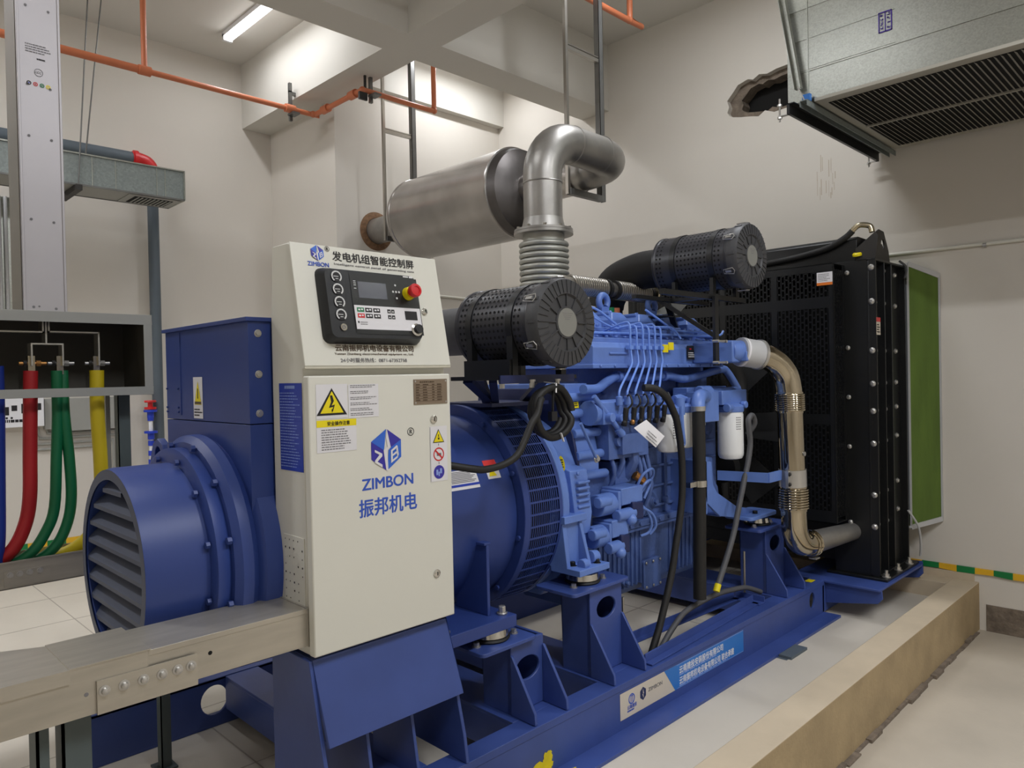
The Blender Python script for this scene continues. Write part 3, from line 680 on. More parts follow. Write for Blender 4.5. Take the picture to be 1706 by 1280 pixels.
# blue notice and perforated plate on the side
d = MB('label_blue').deco((1.02, 0, 0), (0, -1, 0), (0, 0, 1), (-1, 0, 0)); d.rect(-1.994, -1.862, 1.342, 1.592, 'label_blue')
d.lines(-1.96, -1.90, 1.575, 1.586, 1, 'label_pale', .0016, .8, 2); d.lines(-1.99, -1.868, 1.35, 1.568, 26, 'label_pale', .0016, .28, 4)
build('side_notice', d, cc, label='tall blue notice with pale print')
d = MB('cream').deco((1.02, 0, 0), (0, -1, 0), (0, 0, 1), (-1, 0, 0)); d.slab(-1.985, -1.868, .962, 1.156, .002, 'cream')
rg = random.Random(3)
for a in range(5):
    for b in range(8):
        if rg.random() < .75: d.disc(-1.975+a*.024, .975+b*.024, .0022 if rg.random() < .8 else .0032, 'ink', .0026, 8)
build('cover_plate', d, cc, label='small plate dotted with screw holes')
# ---------------------------------------------------------------- diesel engine
en = thing('diesel_engine', 'bright blue diesel engine block between alternator and radiator', 'engine', (3.0, YC, .77))
E_ = 'blue_engine'
# flywheel housing and gear case
fh = MB(E_); fh.lathe([(.36, 2.207), (.425, 2.207), (.425, 2.245), (.40, 2.26), (.37, 2.33), (.37, 2.42)], (0, YC, ZA), ax, 56)
fh.prism([(2.00, .80), (2.02, 1.18), (2.10, 1.36), (2.65, 1.36), (2.73, 1.18), (2.75, .80), (2.6, .66), (2.15, .66)], 'x', 2.27, 2.42)
fh.prism([(1.975, .93), (1.96, 1.02), (1.985, 1.20), (2.05, 1.22), (2.05, .92)], 'x', 2.29, 2.40)
for k in range(5): fh.box(2.31+.0, 2.385, 1.955, 1.972, 1.045+k*.025, 1.057+k*.025)
for z in (.96, 1.19): fh.bolt((2.32, 1.975, z), (0, -1, 0), .010, .014, E_, False)
build('flywheel_housing', fh, en, bevel=.004)
gc = MB('blue_block')
gc.prism([(2.04, 1.14), (2.04, 1.24), (2.06, 1.33), (2.09, 1.42), (2.10, 1.56), (2.60, 1.56), (2.66, 1.14)], 'x', 2.40, 2.55, E_)
gc.prism([(2.05, .98), (2.05, 1.15), (2.62, 1.15), (2.62, .98)], 'x', 2.42, 2.66)
gc.prism([(2.02, 1.13), (2.02, 1.20), (2.05, 1.345), (2.095, 1.41), (2.095, 1.54), (2.64, 1.54), (2.7, 1.13)], 'x', 2.385, 2.40, 'navy')
for y, z, l in ((2.085, 1.50, 0), (2.075, 1.43, .02), (2.05, 1.345, .05), (2.035, 1.25, .08), (2.035, 1.16, .03)):
    gc.cyl((2.39, y, z), (2.56+l, y, z), .020, n=14, m=E_); gc.cyl((2.56+l, y, z), (2.575+l, y, z), .012, n=6, m=E_)
build('gear_case', gc, en, bevel=.003)
ls = MB('yellow').deco((2.425, 2.088, 1.452), (1, 0, 0), (0, .15, 1), (0, -1, .15)); ls.rect(0, .04, 0, .045, 'yellow', .012); ls.lines(.004, .036, .006, .04, 4, 'ink', .0125, .5, 6)
build('yellow_sticker', ls, en, label='yellow sticker')
ls = MB('yellow').deco((2.262, 2.0, 1.235), (.35, -.9, .1), (0, .25, 1), (-.8, -.5, .1)); ls.poly(oval(0, 0, .012, .032, 14), 'yellow', .012); ls.lines(-.008, .008, -.02, .02, 4, 'ink', .0125, .5, 6); ls.keepn = 1
build('oval_sticker', ls, en, label='oval yellow sticker')
br = MB('blue_engine').tube([(2.462, 1.99, 1.505), (2.60, 1.96, 1.35)], .012, 10).cyl((2.59, 1.962, 1.36), (2.615, 1.957, 1.33), .018, n=12)
build('brace', br, en)
br = MB('blue_engine').tube([(2.30, 1.93, 1.40), (2.44, 1.965, 1.24)], .007, 8).bolt((2.44, 1.965, 1.24), (0, -1, 0), .012, .012)
build('brace', br, en)
# block
bl = MB('blue_block')
bl.box(2.55, 3.73, 2.14, 2.62, .86, 1.45); bl.box(2.60, 3.73, 2.19, 2.58, 1.45, 1.63)
for z in (.93, 1.03, 1.13, 1.22): bl.box(2.66, 3.70, 2.126, 2.145, z-.006, z+.006)
for x in (2.84, 3.02, 3.20, 3.38, 3.56): bl.box(x-.012, x+.012, 2.122, 2.145, .89, 1.30)
bl.box(2.56, 3.70, 2.095, 2.15, .852, .885); bl.box(2.56, 3.70, 2.10, 2.14, .835, .85)
bl.prism(rrect(2.86, 2.98, 1.0, 1.06, .01), 'y', 2.125, 2.142)
bl.lathe([(.045, 0), (.045, .03), (.03, .035), (.022, .05)], (3.03, 2.13, .965), (0, -1, 0), 20); bl.bolt((3.03, 2.08, .965), (0, -1, 0), .014, .02, 'blue_block')
for i in range(14): bl.bolt((2.60+i*.082, 2.095, .868), (0, -1, 0), .009, .010, 'blue_block', False)
for x, z, r in ((2.70, 1.33, .03), (3.29, 1.25, .035), (3.62, 1.30, .05), (2.9, 1.2, .025), (3.2, .95, .02)): bl.lathe([(r, 0), (r, .02), (r*.7, .03)], (x, 2.14, z), (0, -1, 0), 18)
for x in (2.78, 3.0, 3.22, 3.44): bl.lathe([(.028, 0), (.028, .012), (.02, .016)], (x, 2.19, 1.53), (0, -1, 0), 16)
build('cylinder_block', bl, en, bevel=.004)
op = MB('blue_block'); op.prism([(2.14, .84), (2.15, .57), (2.20, .51), (2.55, .51), (2.60, .57), (2.61, .84)], 'x', 2.58, 3.60)
for i in range(11): op.box(2.62+i*.036, 2.628+i*.036, 2.133, 2.16, .56, .84)
for i in range(8): op.box(3.24+i*.04, 3.248+i*.04, 2.133, 2.16, .56, .84)
for x, z in ((2.76, .60), (2.84, .595)): op.bolt((x, 2.15, z), (0, -1, 0), .02, .03, 'blue_block'); op.cyl((x, 2.12, z), (x, 2.10, z), .012, n=8)
op.bolt((3.55, 2.15, .62), (0, -1, 0), .02, .03, 'blue_block')
build('oil_pan', op, en, bevel=.004)
cp_ = MB('blue_block').prism(rrect(3.0, 3.15, .52, .67, .02), 'y', 2.128, 2.146)
for x, z in ((3.015, .535), (3.135, .535), (3.015, .655), (3.135, .655), (3.075, .535), (3.075, .655)): cp_.bolt((x, 2.128, z), (0, -1, 0), .008, .008, 'bolt', False)
build('inspection_cover', cp_, en, bevel=.003)
# intake manifold
im = MB(E_); im.prism([(2.06, 1.64), (2.055, 1.72), (2.075, 1.745), (2.22, 1.745), (2.22, 1.64)], 'x', 2.545, 3.66); im.box(2.53, 3.66, 2.045, 2.22, 1.625, 1.645); im.box(2.56, 3.68, 2.10, 2.24, 1.745, 1.768)
im.box(2.66, 2.80, 2.049, 2.062, 1.688, 1.698); im.box(3.52, 3.62, 2.049, 2.062, 1.688, 1.698)
for i in range(11): im.bolt((2.58+i*.105, 2.045, 1.635), (0, -1, 0), .007, .008, E_, False)
for i in range(16): im.bolt((2.58+i*.072, 2.12, 1.768), (0, 0, 1), .009, .012, E_, False)
build('intake_manifold', im, en, bevel=.004)
np_ = MB('ink').deco((3.305, 2.050, 1.675), (1, 0, 0), (0, .05, 1), (0, -1, 0)); np_.slab(0, .085, -.01, .062, .002, 'ink'); np_.lines(.008, .078, .0, .03, 3, 'white', .0026, .5, 4); np_.lines(.02, .05, .04, .05, 1, 'red', .0026, .6, 4)
build('nameplate', np_, en, label='black nameplate with white print')
for x, z in ((3.055, 1.70), (3.105, 1.712)): build('yellow_tag', MB('yellow').box(x, x+.045, 2.03, 2.034, z, z+.038), en)
# heads and valve covers
hd = MB(E_); hd.box(2.53, 3.80, 2.20, 2.60, 1.63, 1.80)
for i in range(6):
    x = 2.47+i*.235; hd.box(x-.005, x+.195, 2.19, 2.56, 1.795, 1.825)
    for q in (0, .06, .12, .18): hd.bolt((x+q, 2.205, 1.825), (0, 0, 1), .010, .016, E_, False)
    hd.cyl((x+.10, 2.15, 1.79), (x+.10, 2.26, 1.81), .014, n=10)
build('cylinder_head', hd, en, bevel=.003)
for i in range(6):
    x = 2.49+i*.2335; a, b = x+.0, x+.150
    v = MB(E_).hull8([(a, 2.26, 1.825), (b, 2.26, 1.825), (b, 2.43, 1.825), (a, 2.43, 1.825), (a, 2.265, 1.872), (b, 2.265, 1.872), (b, 2.425, 1.872), (a, 2.425, 1.872)])
    v.hull8([(a, 2.265, 1.872), (b, 2.265, 1.872), (b, 2.425, 1.872), (a, 2.425, 1.872), (a+.035, 2.29, 1.914), (b-.035, 2.29, 1.914), (b-.035, 2.40, 1.914), (a+.035, 2.40, 1.914)])
    v.cyl((b-.04, 2.36, 1.90), (b-.04, 2.36, 1.93), .011, n=10).box(a+.02, a+.035, 2.30, 2.40, 1.90, 1.918)
    build('valve_cover', v, en, bevel=.005)
for x in (3.03, 3.465):
    e = MB(E_).tube(arc((x, 2.375, 1.975), (1, 0, 0), (0, 0, 1), .035, -50, 230, 16), .017, 10).box(x-.03, x+.03, 2.36, 2.39, 1.895, 1.95)
    build('lifting_eye', e, en)
# rails and pipes over the heads
for k, (pts, r) in enumerate(((
    [(2.55, 2.19, 1.915), (2.70, 2.17, 1.91), (2.84, 2.14, 1.83), (2.90, 2.14, 1.82), (3.02, 2.14, 1.83), (3.38, 2.14, 1.83)], .006), (
    [(2.62, 2.18, 1.90), (2.80, 2.14, 1.82), (2.95, 2.13, 1.825), (3.22, 2.13, 1.835), (3.26, 2.10, 1.825), (3.265, 2.06, 1.77)], .005), (
    [(3.10, 2.16, 1.92), (3.25, 2.14, 1.85), (3.32, 2.13, 1.82), (3.70, 2.13, 1.82)], .006), (
    [(2.60, 2.12, 1.79), (2.9, 2.12, 1.793), (3.3, 2.12, 1.795), (3.72, 2.12, 1.80), (3.80, 2.12, 1.83)], .006))):
    build('return_pipe', MB('blue_pipe').tube(pts, r, 8, smooth=4), en)
# six injection lines
for i in range(6):
    xt = 2.79+i*.050; xb = 2.595+i*.060; zz = 1.835-(i % 2)*.012
    p = [(xt-.0+.04*(i > 3), 2.20, 1.80+.01*i), (xt, 2.08, zz), (xt, 2.035, zz-.008), (xt, 2.032, 1.72), (xt-.004, 2.022, 1.66), (xt-.03, 2.01, 1.63), (xb+.03, 1.965, 1.545), (xb, 1.955, 1.515), (xb, 1.955, 1.495)]
    l = MB('blue_pipe').tube(p, .0052, 8, smooth=3)
    l.box(xt-.014, xt+.014, 2.024, 2.05, 1.712, 1.73)
    build('injection_line', l, en)
ip = MB(E_)
ip.box(2.50, 2.90, 1.97, 2.10, 1.38, 1.475); ip.cyl((2.47, 2.03, 1.43), (2.93, 2.03, 1.43), .055, n=20); ip.box(2.56, 2.86, 1.99, 2.10, 1.22, 1.385, 'blue_block'); ip.cyl((2.93, 2.03, 1.43), (3.02, 2.03, 1.43), .03, n=14)
ip.box(2.62, 2.78, 1.96, 2.02, 1.24, 1.33, 'blue_block'); ip.cyl((2.53, 1.985, 1.41), (2.53, 1.94, 1.41), .02, n=12)
for i in range(6):
    x = 2.595+i*.060; ip.cyl((x, 1.955, 1.46), (x, 1.955, 1.50), .015, n=12); ip.cyl((x, 1.955, 1.49), (x, 1.955, 1.502), .011, n=6, m='copper' if i % 2 else E_)
    ip.cyl((x, 1.99, 1.405), (x, 1.935, 1.405), .018, n=12); ip.cyl((x+.01, 1.94, 1.37), (x+.01, 1.925, 1.45), .013, n=8, m='black_rubber'); ip.sphere((x, 1.93, 1.385), .012, 'copper' if i == 1 else 'black_rubber', 8, 6)
build('injection_pump', ip, en, bevel=.002)
wr_ = MB('black_rubber')
for i in range(6):
    x = 2.595+i*.060; wr_.tube([(x+.012, 1.925, 1.44), (x+.02, 1.90, 1.47), (x+.03, 1.92, 1.505), (x+.055, 1.95, 1.50)], .0045, 6, smooth=3)
build('pump_wiring', wr_, en)
lo_ = MB('blue_block')
for x, z0, z1, r in ((2.60, 1.05, 1.25, .010), (2.66, 1.10, 1.3, .014), (2.74, 1.12, 1.28, .03), (2.80, 1.02, 1.24, .012), (2.84, 1.0, 1.22, .010), (2.88, .92, 1.22, .012)): lo_.tube([(x, 2.02, z1), (x+.01, 2.0, (z0+z1)/2), (x-.005, 2.05, z0)], r, 8, smooth=3)
lo_.box(2.64, 2.80, 2.02, 2.12, 1.10, 1.20).cyl((2.76, 2.0, 1.135), (2.80, 1.98, 1.10), .02, n=10, m='copper').cyl((2.62, 1.97, 1.30), (2.62, 2.06, 1.30), .024, n=12)
build('fuel_lift_pump', lo_, en, bevel=.002)
# wavy coolant hose along the block
ch = MB(E_).tube([(2.44, 2.03, 1.535), (2.56, 2.05, 1.535), (2.66, 2.08, 1.56), (2.76, 2.10, 1.585), (2.86, 2.12, 1.585), (3.05, 2.14, 1.575), (3.20, 2.11, 1.585), (3.34, 2.10, 1.565), (3.48, 2.09, 1.58), (3.68, 2.08, 1.61), (3.76, 2.08, 1.60), (3.86, 2.07, 1.50)], .021, 12, smooth=4)
for p in ((2.78, 2.102, 1.586), (3.18, 2.112, 1.584)): ch.cyl(V(*p)-V(.012, 0, 0), V(*p)+V(.012, 0, 0), .027, n=14)
build('coolant_hose', ch, en)
# filters
def spin_filter(x, y, z0, z1, r, name, nl):
    f = MB('white').lathe([(r*.55, z0), (r*.86, z0+.006), (r*.98, z0+.022), (r, z0+.035), (r, z1-.012), (r*.97, z1-.008), (r*.97, z1)], (x, y, 0), (0, 0, 1), 32)
    fo = build(name, f, en, label='white screw-on '+name.replace('_', ' ')); b = MB('ink_grey')
    for i in range(nl):
        z = z1-.03-i*.012
        for q in range(3):
            t = R(-125+q*9); t2 = R(-125+q*9+6)
            b.face([b.bm.verts.new((x+(r+.0008)*math.cos(a), y+(r+.0008)*math.sin(a), zz)) for a, zz in ((t, z), (t2, z), (t2, z+.005), (t, z+.005))], 'ink_grey')
    t, t2 = R(-52), R(-40); b.face([b.bm.verts.new((x+(r+.0008)*math.cos(a), y+(r+.0008)*math.sin(a), zz)) for a, zz in ((t, z1-.06), (t2, z1-.06), (t2, z1-.035), (t, z1-.035))], 'ink')
    b.keepn = 1; build('print', b, fo)
    hd_ = MB(E_).lathe([(r*1.0, z1), (r*1.05, z1+.006), (r*1.05, z1+.03), (r*.7, z1+.045)], (x, y, 0), (0, 0, 1), 24)
    build('filter_head', hd_, fo)
spin_filter(2.968, 1.95, 1.222, 1.405, .057, 'fuel_filter', 8)
spin_filter(3.105, 1.96, 1.232, 1.405, .057, 'fuel_filter', 0)
spin_filter(3.553, 1.95, 1.135, 1.385, .067, 'oil_filter', 6)
fb = MB(E_).box(2.93, 3.16, 1.96, 2.10, 1.435, 1.465).tube([(3.02, 1.95, 1.47), (3.07, 1.95, 1.475), (3.14, 1.96, 1.46)], .02, 10).cyl((3.12, 1.93, 1.43), (3.12, 1.93, 1.475), .018, n=10).cyl((3.13, 1.90, 1.26), (3.13, 1.90, 1.43), .009, n=8)
fb.tube([(2.98, 1.885, 1.44), (2.975, 1.88, 1.36), (2.985, 1.88, 1.29), (2.995, 1.885, 1.265), (2.975, 1.89, 1.25), (2.955, 1.88, 1.26)], .010, 8, smooth=4).cyl((2.99, 1.90, 1.40), (2.99, 1.90, 1.48), .024, n=14)
build('fuel_filter_bracket', fb, en, bevel=.003)
fb = MB(E_).box(3.44, 3.70, 1.93, 2.08, 1.425, 1.50).cyl((3.40, 2.0, 1.47), (3.72, 2.0, 1.47), .045, n=16).cyl((3.64, 1.93, 1.42), (3.64, 1.90, 1.42), .02, n=10).cyl((3.46, 1.92, 1.41), (3.50, 1.92, 1.41), .024, n=12).box(3.30, 3.70, 2.05, 2.14, 1.40, 1.52)
build('oil_filter_head', fb, en, bevel=.005)
bx = MB(E_).box(3.25, 3.405, 1.93, 2.03, 1.345, 1.50).cyl((3.26, 1.96, 1.50), (3.36, 1.96, 1.50), .03, n=14).tube([(3.27, 1.93, 1.475), (3.19, 1.90, 1.485), (3.12, 1.875, 1.475), (3.085, 1.86, 1.44), (3.08, 1.855, 1.41)], .033, 14, smooth=4).box(3.28, 3.32, 1.95, 2.12, 1.44, 1.49)
build('breather_separator', bx, en, bevel=.008)
bh = MB('black_rubber').tube([(3.08, 1.855, 1.43), (3.078, 1.855, 1.1), (3.07, 1.86, .52)], .031, 16)
bho = build('breather_hose', bh, en, label='thick black rubber breather hose')
build('hose_clamp', MB('bolt').cyl((3.0795, 1.855, 1.415), (3.0793, 1.855, 1.437), .034, n=20), bho)
build('hose_clip', MB('chrome').cyl((3.078, 1.856, 1.055), (3.078, 1.856, 1.085), .036, n=20).box(2.99, 3.045, 1.85, 1.875, 1.058, 1.082).box(3.11, 3.14, 1.855, 1.862, 1.06, 1.08), bho, label='chrome pipe clip')
build('drain_hose', MB('black_rubber').tube([(3.225, 1.93, 1.36), (3.215, 1.925, 1.2), (3.17, 1.90, 1.05), (3.155, 1.9, .75)], .019, 10, smooth=4).cyl((3.225, 1.93, 1.335), (3.225, 1.93, 1.35), .023, n=12, m='chrome'), en)
# starters
def starter(x, y, z, L, name='starter_motor'):
    s = MB(E_); s.cyl((x, y, z), (x+L*.45, y, z), .048, n=20); s.box(x+L*.42, x+L, y-.052, y+.06, z-.01, z+.065); s.cyl((x+L*.3, y-.045, z-.05), (x+L*.75, y-.045, z-.05), .026, n=14); s.sphere((x+L*.62, y-.062, z-.075), .025, E_, 12, 8)
    s.hull8([(x+L*.66, y-.065, z-.075), (x+L*.95, y-.065, z-.085), (x+L*.95, y, z-.085), (x+L*.66, y, z-.075), (x+L*.66, y-.065, z+.0), (x+L*.95, y-.065, z-.01), (x+L*.95, y, z-.01), (x+L*.66, y, z)], 'navy')
    s.cyl((x-.03, y-.03, z+.02), (x+.05, y-.03, z+.02), .025, n=12); s.box(x+L*.35, x+L*.42, y-.05, y+.05, z-.05, z+.055)
    build(name, s, en, bevel=.005)
starter(2.45, 1.98, 1.035, .27); starter(2.41, 1.98, .905, .20)
wi = MB('label_pale')
for k, p in enumerate(([(2.70, 1.96, 1.06), (2.72, 1.93, 1.14), (2.78, 1.92, 1.165), (2.82, 1.94, 1.13), (2.80, 1.96, 1.09), (2.74, 1.95, 1.06), (2.72, 1.95, 1.02)], [(2.70, 1.95, 1.05), (2.74, 1.92, 1.11), (2.80, 1.94, 1.10), (2.76, 1.95, 1.03)], [(2.71, 1.95, 1.02), (2.77, 1.94, .97), (2.80, 1.94, .91), (2.79, 1.95, .87), (2.74, 1.96, .86)], [(2.72, 1.95, 1.0), (2.79, 1.93, .96), (2.82, 1.93, .90), (2.80, 1.95, .86)])):
    wi.tube(p, .0065, 8, 'blue_engine', smooth=5)
build('starter_cables', wi, en)
# engine feet
f1 = MB(E_); f1.box(2.20, 2.39, 1.865, 2.02, .80, .825); f1.prism([(2.215, .82), (2.215, 1.005), (2.235, 1.02), (2.30, 1.02), (2.305, 1.0), (2.34, .86), (2.38, .82)], 'y', 1.955, 1.975)
f1.prism([(1.93, .82), (1.955, 1.02), (2.06, 1.02), (2.06, .82)], 'x', 2.20, 2.222); f1.prism([(1.90, .82), (1.95, 1.0), (2.06, 1.02), (2.06, .82)], 'x', 2.30, 2.318)
f1.box(2.195, 2.335, 1.935, 2.05, 1.0, 1.03); f1.cyl((2.33, 1.92, .85), (2.37, 1.92, .845), .026, n=14); f1.cyl((2.25, 1.90, .835), (2.28, 1.90, .835), .022, n=12)
for x, y in ((2.25, 1.945), (2.35, 1.90)): f1.bolt((x, y, .822), (0, 0, 1), .012, .02, 'black_paint')
build('engine_foot', f1, en, bevel=.005)
f2 = MB(E_); f2.prism(rrect(3.62, 3.92, 1.87, 2.04, .03), 'z', .80, .82); web = [(3.27, 1.15), (3.345, 1.14), (3.36, 1.02), (3.40, .975), (3.60, .875), (3.90, .815), (3.60, .815), (3.42, .85), (3.29, .94)]
f2.prism(web, 'y', 1.945, 1.96); f2.prism([(x+.18*(z > .9), z) for x, z in web], 'y', 2.045, 2.06); f2.box(3.27, 3.30, 1.945, 2.15, .88, 1.15); f2.box(3.45, 3.66, 1.96, 2.05, .84, .85)
f2.bolt((3.75, 1.92, .815), (0, 0, 1), .014, .02, 'black_paint')
build('engine_foot', f2, en, bevel=.004)
# water outlet on the far end
wo = MB(E_).cyl((3.40, 1.875, 1.70), (3.49, 1.845, 1.70), .058, n=24).box(3.37, 3.44, 1.83, 2.06, 1.645, 1.752).box(3.44, 3.66, 1.96, 2.10, 1.645, 1.752).box(3.44, 3.475, 1.79, 1.84, 1.65, 1.70)
build('water_outlet', wo, en, bevel=.006)
# insulated crossover pipe above the heads
xo = MB('steel')
xo.cyl((2.80, 2.45, 2.06), (3.58, 2.45, 2.053), .040, n=20)
for a, b in ((2.86, 3.12), (3.25, 3.51)):
    for i in range(16): x = a+(b-a)*i/15; xo.torus((x, 2.45, 2.06-.008*(x-2.8)), ax, .046, .008, 24, 6)
for x in (3.14, 3.21): xo.cyl((x, 2.45, 2.057), (x+.02, 2.45, 2.057), .053, n=20, m='black_rubber')
xo.tube([(3.54, 2.45, 2.053), (3.585, 2.45, 2.048), (3.61, 2.45, 2.02), (3.615, 2.45, 1.93)], .044, 16, 'strut_dark', smooth=3); xo.lathe([(.05, 0), (.056, 0), (.056, .010), (.05, .010)], (3.575, 2.44, 2.048), (.9, -.3, -.1), 24, 'lug')
build('crossover_pipe', xo, en)
et = MB('strut_dark').cyl((2.65, 2.68, 1.78), (3.75, 2.68, 1.78), .07, n=20).lathe([(.07, 0), (.13, .03), (.14, .10), (.10, .14)], (2.92, 2.68, 1.80), (0, 0, 1), 28).cyl((2.92, 2.68, 1.93), (2.92, 2.68, 2.06), .095, n=24, m='steel').cyl((3.43, 2.66, 1.80), (3.43, 2.66, 1.99), .09, n=20).cyl((2.62, 2.62, 1.80), (2.55, 2.6, 1.83), .09, n=20)
et.box(3.30, 3.42, 2.2, 2.5, 1.9, 1.905, 'strut_dark')
build('exhaust_manifold', et, en)
gp = MB('grey_plate').hull8([(3.54, 2.33, 1.93), (3.66, 2.33, 1.93), (3.66, 2.45, 1.93), (3.54, 2.45, 1.93), (3.60, 2.33, 1.995), (3.76, 2.33, 1.995), (3.76, 2.345, 1.995), (3.60, 2.345, 1.995)])
build('heat_shield', gp, en)
for x, c in ((3.24, 'green'), (3.29, 'orange_pipe')): build('transit_cap', MB(c).cyl((x, 2.50, 1.90), (x, 2.50, 1.965), .03, n=14), en)
bw = MB('black_rubber').tube([(3.70, 2.2, 1.66), (3.86, 2.16, 1.66), (3.97, 2.14, 1.57), (3.985, 2.14, 1.42), (3.95, 2.16, 1.25)], .06, 16, smooth=5)
build('bypass_hose', bw, en)
fp = MB('black_hole').cyl((3.73, YC, 1.28), (3.93, YC, 1.28), .12, n=24).cyl((3.80, 2.15, 1.05), (3.86, 2.15, 1.05), .09, n=24).cyl((3.93, YC, 1.28), (3.98, YC, 1.28), .10, n=20)
for i in range(8):
    t = 2*math.pi*i/8; c, s = math.cos(t), math.sin(t); q = V(4.02, YC, 1.28)
    fp.hull8([q+V(-.03, c*.1-s*.05, s*.1+c*.05), q+V(.03, c*.1+s*.05, s*.1-c*.05), q+V(.034, c*.1+s*.05, s*.1-c*.05), q+V(-.026, c*.1-s*.05, s*.1+c*.05), q+V(-.05, c*.55-s*.09, s*.55+c*.09), q+V(.05, c*.55+s*.09, s*.55-c*.09), q+V(.054, c*.55+s*.09, s*.55-c*.09), q+V(-.046, c*.55-s*.09, s*.55+c*.09)])
build('fan_drive', fp, en)

# ---------------------------------------------------------------- air filters
def air_filter(x, z, yb, label):
    y0 = 1.75; t = thing('air_filter', label, 'air filter', (x, y0+.2, z-.21), 'air filter canisters above the engine')
    d = (0, 1, 0); rb = .152
    can = MB('black_filter').lathe([(.14, .03), (rb, .03), (rb, .05), (rb+.004, .055), (rb+.004, .07), (rb, .075), (rb, yb-y0-.02), (rb+.004, yb-y0-.015), (rb+.004, yb-y0-.003), (rb-.006, yb-y0), (.11, yb-y0+.004), (.095, yb-y0+.01), (.095, yb-y0+.05)], (x, y0, z), d, 56)
    co = build('canister', can, t)
    ho = MB('black_hole'); L = yb-y0
    for i in range(40):
        th = 2*math.pi*i/40; c, s = math.cos(th), math.sin(th)
        cols = [.10, .122] + [L*.36+k*.0225 for k in range(9)] + [L-.055, L-.033]
        for yy in cols:
            P0 = V(x+(rb+.0012)*c, y0+yy, z+(rb+.0012)*s); tg = V(-s, 0, c)
            ho.face([ho.bm.verts.new(P0+V(0, math.cos(q)*.0052, 0)+tg*math.sin(q)*.0056) for q in [2*math.pi*k/8 for k in range(8)]])
    ho.keepn = 1; h_ = build('perforations', ho, co); h_['kind'] = 'stuff'
    cap = MB('filter_cap').lathe([(.150, .062), (.160, .058), (.163, .04), (.163, .012), (.157, 0), (.105, -.004), (.100, .004), (.060, .004), (.058, -.001), (.001, -.001)], (x, y0, z), d, 64)
    for i in range(36):
        th = 2*math.pi*i/36; c, s = math.cos(th), math.sin(th); cap.bar((x+.108*c, y0-.004, z+.108*s), (x+.155*c, y0-.001, z+.155*s), .003, .006, up=(0, 1, 0))
        if i % 3 == 0:
            cap.bar((x+.060*c, y0+.002, z+.060*s), (x+.104*c, y0+.002, z+.104*s), .004, .008, up=(0, 1, 0)); cap.bar((x+.1625*c, y0+.01, z+.1625*s), (x+.163*c, y0+.045, z+.163*s), .012, .006, up=(c, 0, s))
    cap_o = build('end_cap', cap, t)
    lb = MB('grey_plate').lathe([(.0005, -.0025), (.052, -.0025), (.052, -.001)], (x, y0, z), d, 32)
    for k in range(4): lb.box(x-.026+k*.004, x+.03-k*.006, y0-.0032, y0-.0026, z+.032-k*.007, z+.0335-k*.007, 'ink_grey')
    build('round_label', lb, cap_o, label='round pale label')
    for i in range(6):
        th = R(150+60*i); c, s = math.cos(th), math.sin(th); o = V(x+.168*c, y0+.045, z+.168*s); tg = V(-s, 0, c)
        cl = MB('bolt').tube([o+V(0, .03, 0)+tg*.010, o+V(0, -.02, 0)+tg*.016, o+V(0, -.028, 0), o+V(0, -.02, 0)-tg*.016, o+V(0, .03, 0)-tg*.010], .0022, 6, closed=True).bar(o+V(0, .02, 0), o+V(0, -.01, 0), .012, .006, up=(c, 0, s))
        build('clip', cl, t)
    return t
a1 = air_filter(2.02, 1.79, 2.20, 'black perforated air filter canister next to the cream cabinet')
b = MB('black_paint')
for y in (1.90, 2.12):
    b.lathe([(.153, 0), (.156, 0), (.156, .03), (.153, .03), (.153, 0)], (2.02, y-.015, 1.79), (0, 1, 0), 48, caps=False)
    for x in (1.885, 2.15): b.box(x-.014, x+.014, y-.015, y+.015, 1.60, 1.75)
b.box(1.80, 2.22, 1.88, 2.15, 1.585, 1.60); b.box(1.86, 1.90, 1.89, 2.14, 1.60, 1.66)
build('cradle', b, a1)
b = MB('navy').bar((1.86, 2.12, 1.585), (2.06, 2.20, 1.49), .04, .02).bar((2.00, 2.20, 1.585), (2.04, 2.20, 1.48), .05, .015).bar((1.86, 1.98, 1.585), (2.08, 2.20, 1.49), .03, .02).box(2.02, 2.36, 2.16, 2.50, 1.475, 1.49).bar((2.16, 2.0, 1.585), (2.30, 2.25, 1.49), .04, .02).box(1.80, 2.2, 1.875, 1.885, 1.572, 1.602)
build('support_bracket', b, a1, label='navy blue support bracket')
bt = MB('bolt')
for x, y in ((1.83, 1.90), (1.96, 1.876), (2.10, 1.876)): bt.bolt((x, y, 1.585), (0, 0, -1), .010, .03)
build('bracket_bolts', bt, a1)
build('outlet_hose', MB('grey_hose').cyl((2.02, 2.20, 1.79), (2.02, 2.46, 1.79), .100, n=32), a1, label='ribbed grey rubber outlet hose')
a2 = air_filter(3.433, 2.174, 2.246, 'black perforated air filter canister next to the radiator')
b = MB('black_paint')
for y in (1.90, 2.12):
    b.lathe([(.153, 0), (.156, 0), (.156, .03), (.153, .03), (.153, 0)], (3.433, y-.015, 2.174), (0, 1, 0), 48, caps=False)
for x in (3.31, 3.54):
    for y in (1.9, 2.12): b.box(x-.014, x+.014, y-.01, y+.01, 1.985, 2.07)
b.box(2.85, 3.62, 1.885, 1.91, 1.96, 1.985).box(2.95, 3.62, 2.11, 2.135, 1.965, 1.985).box(3.26, 3.30, 1.90, 2.12, 1.965, 1.98); b.box(3.262, 3.296, 1.862, 1.878, 1.63, 1.975); b.bar((3.20, 2.15, 1.975), (3.28, 1.88, 1.78), .03, .02)
b.bar((3.36, 2.2, 1.97), (3.62, 2.3, 1.80), .03, .02)
build('cradle', b, a2)
ub = MB('bolt')
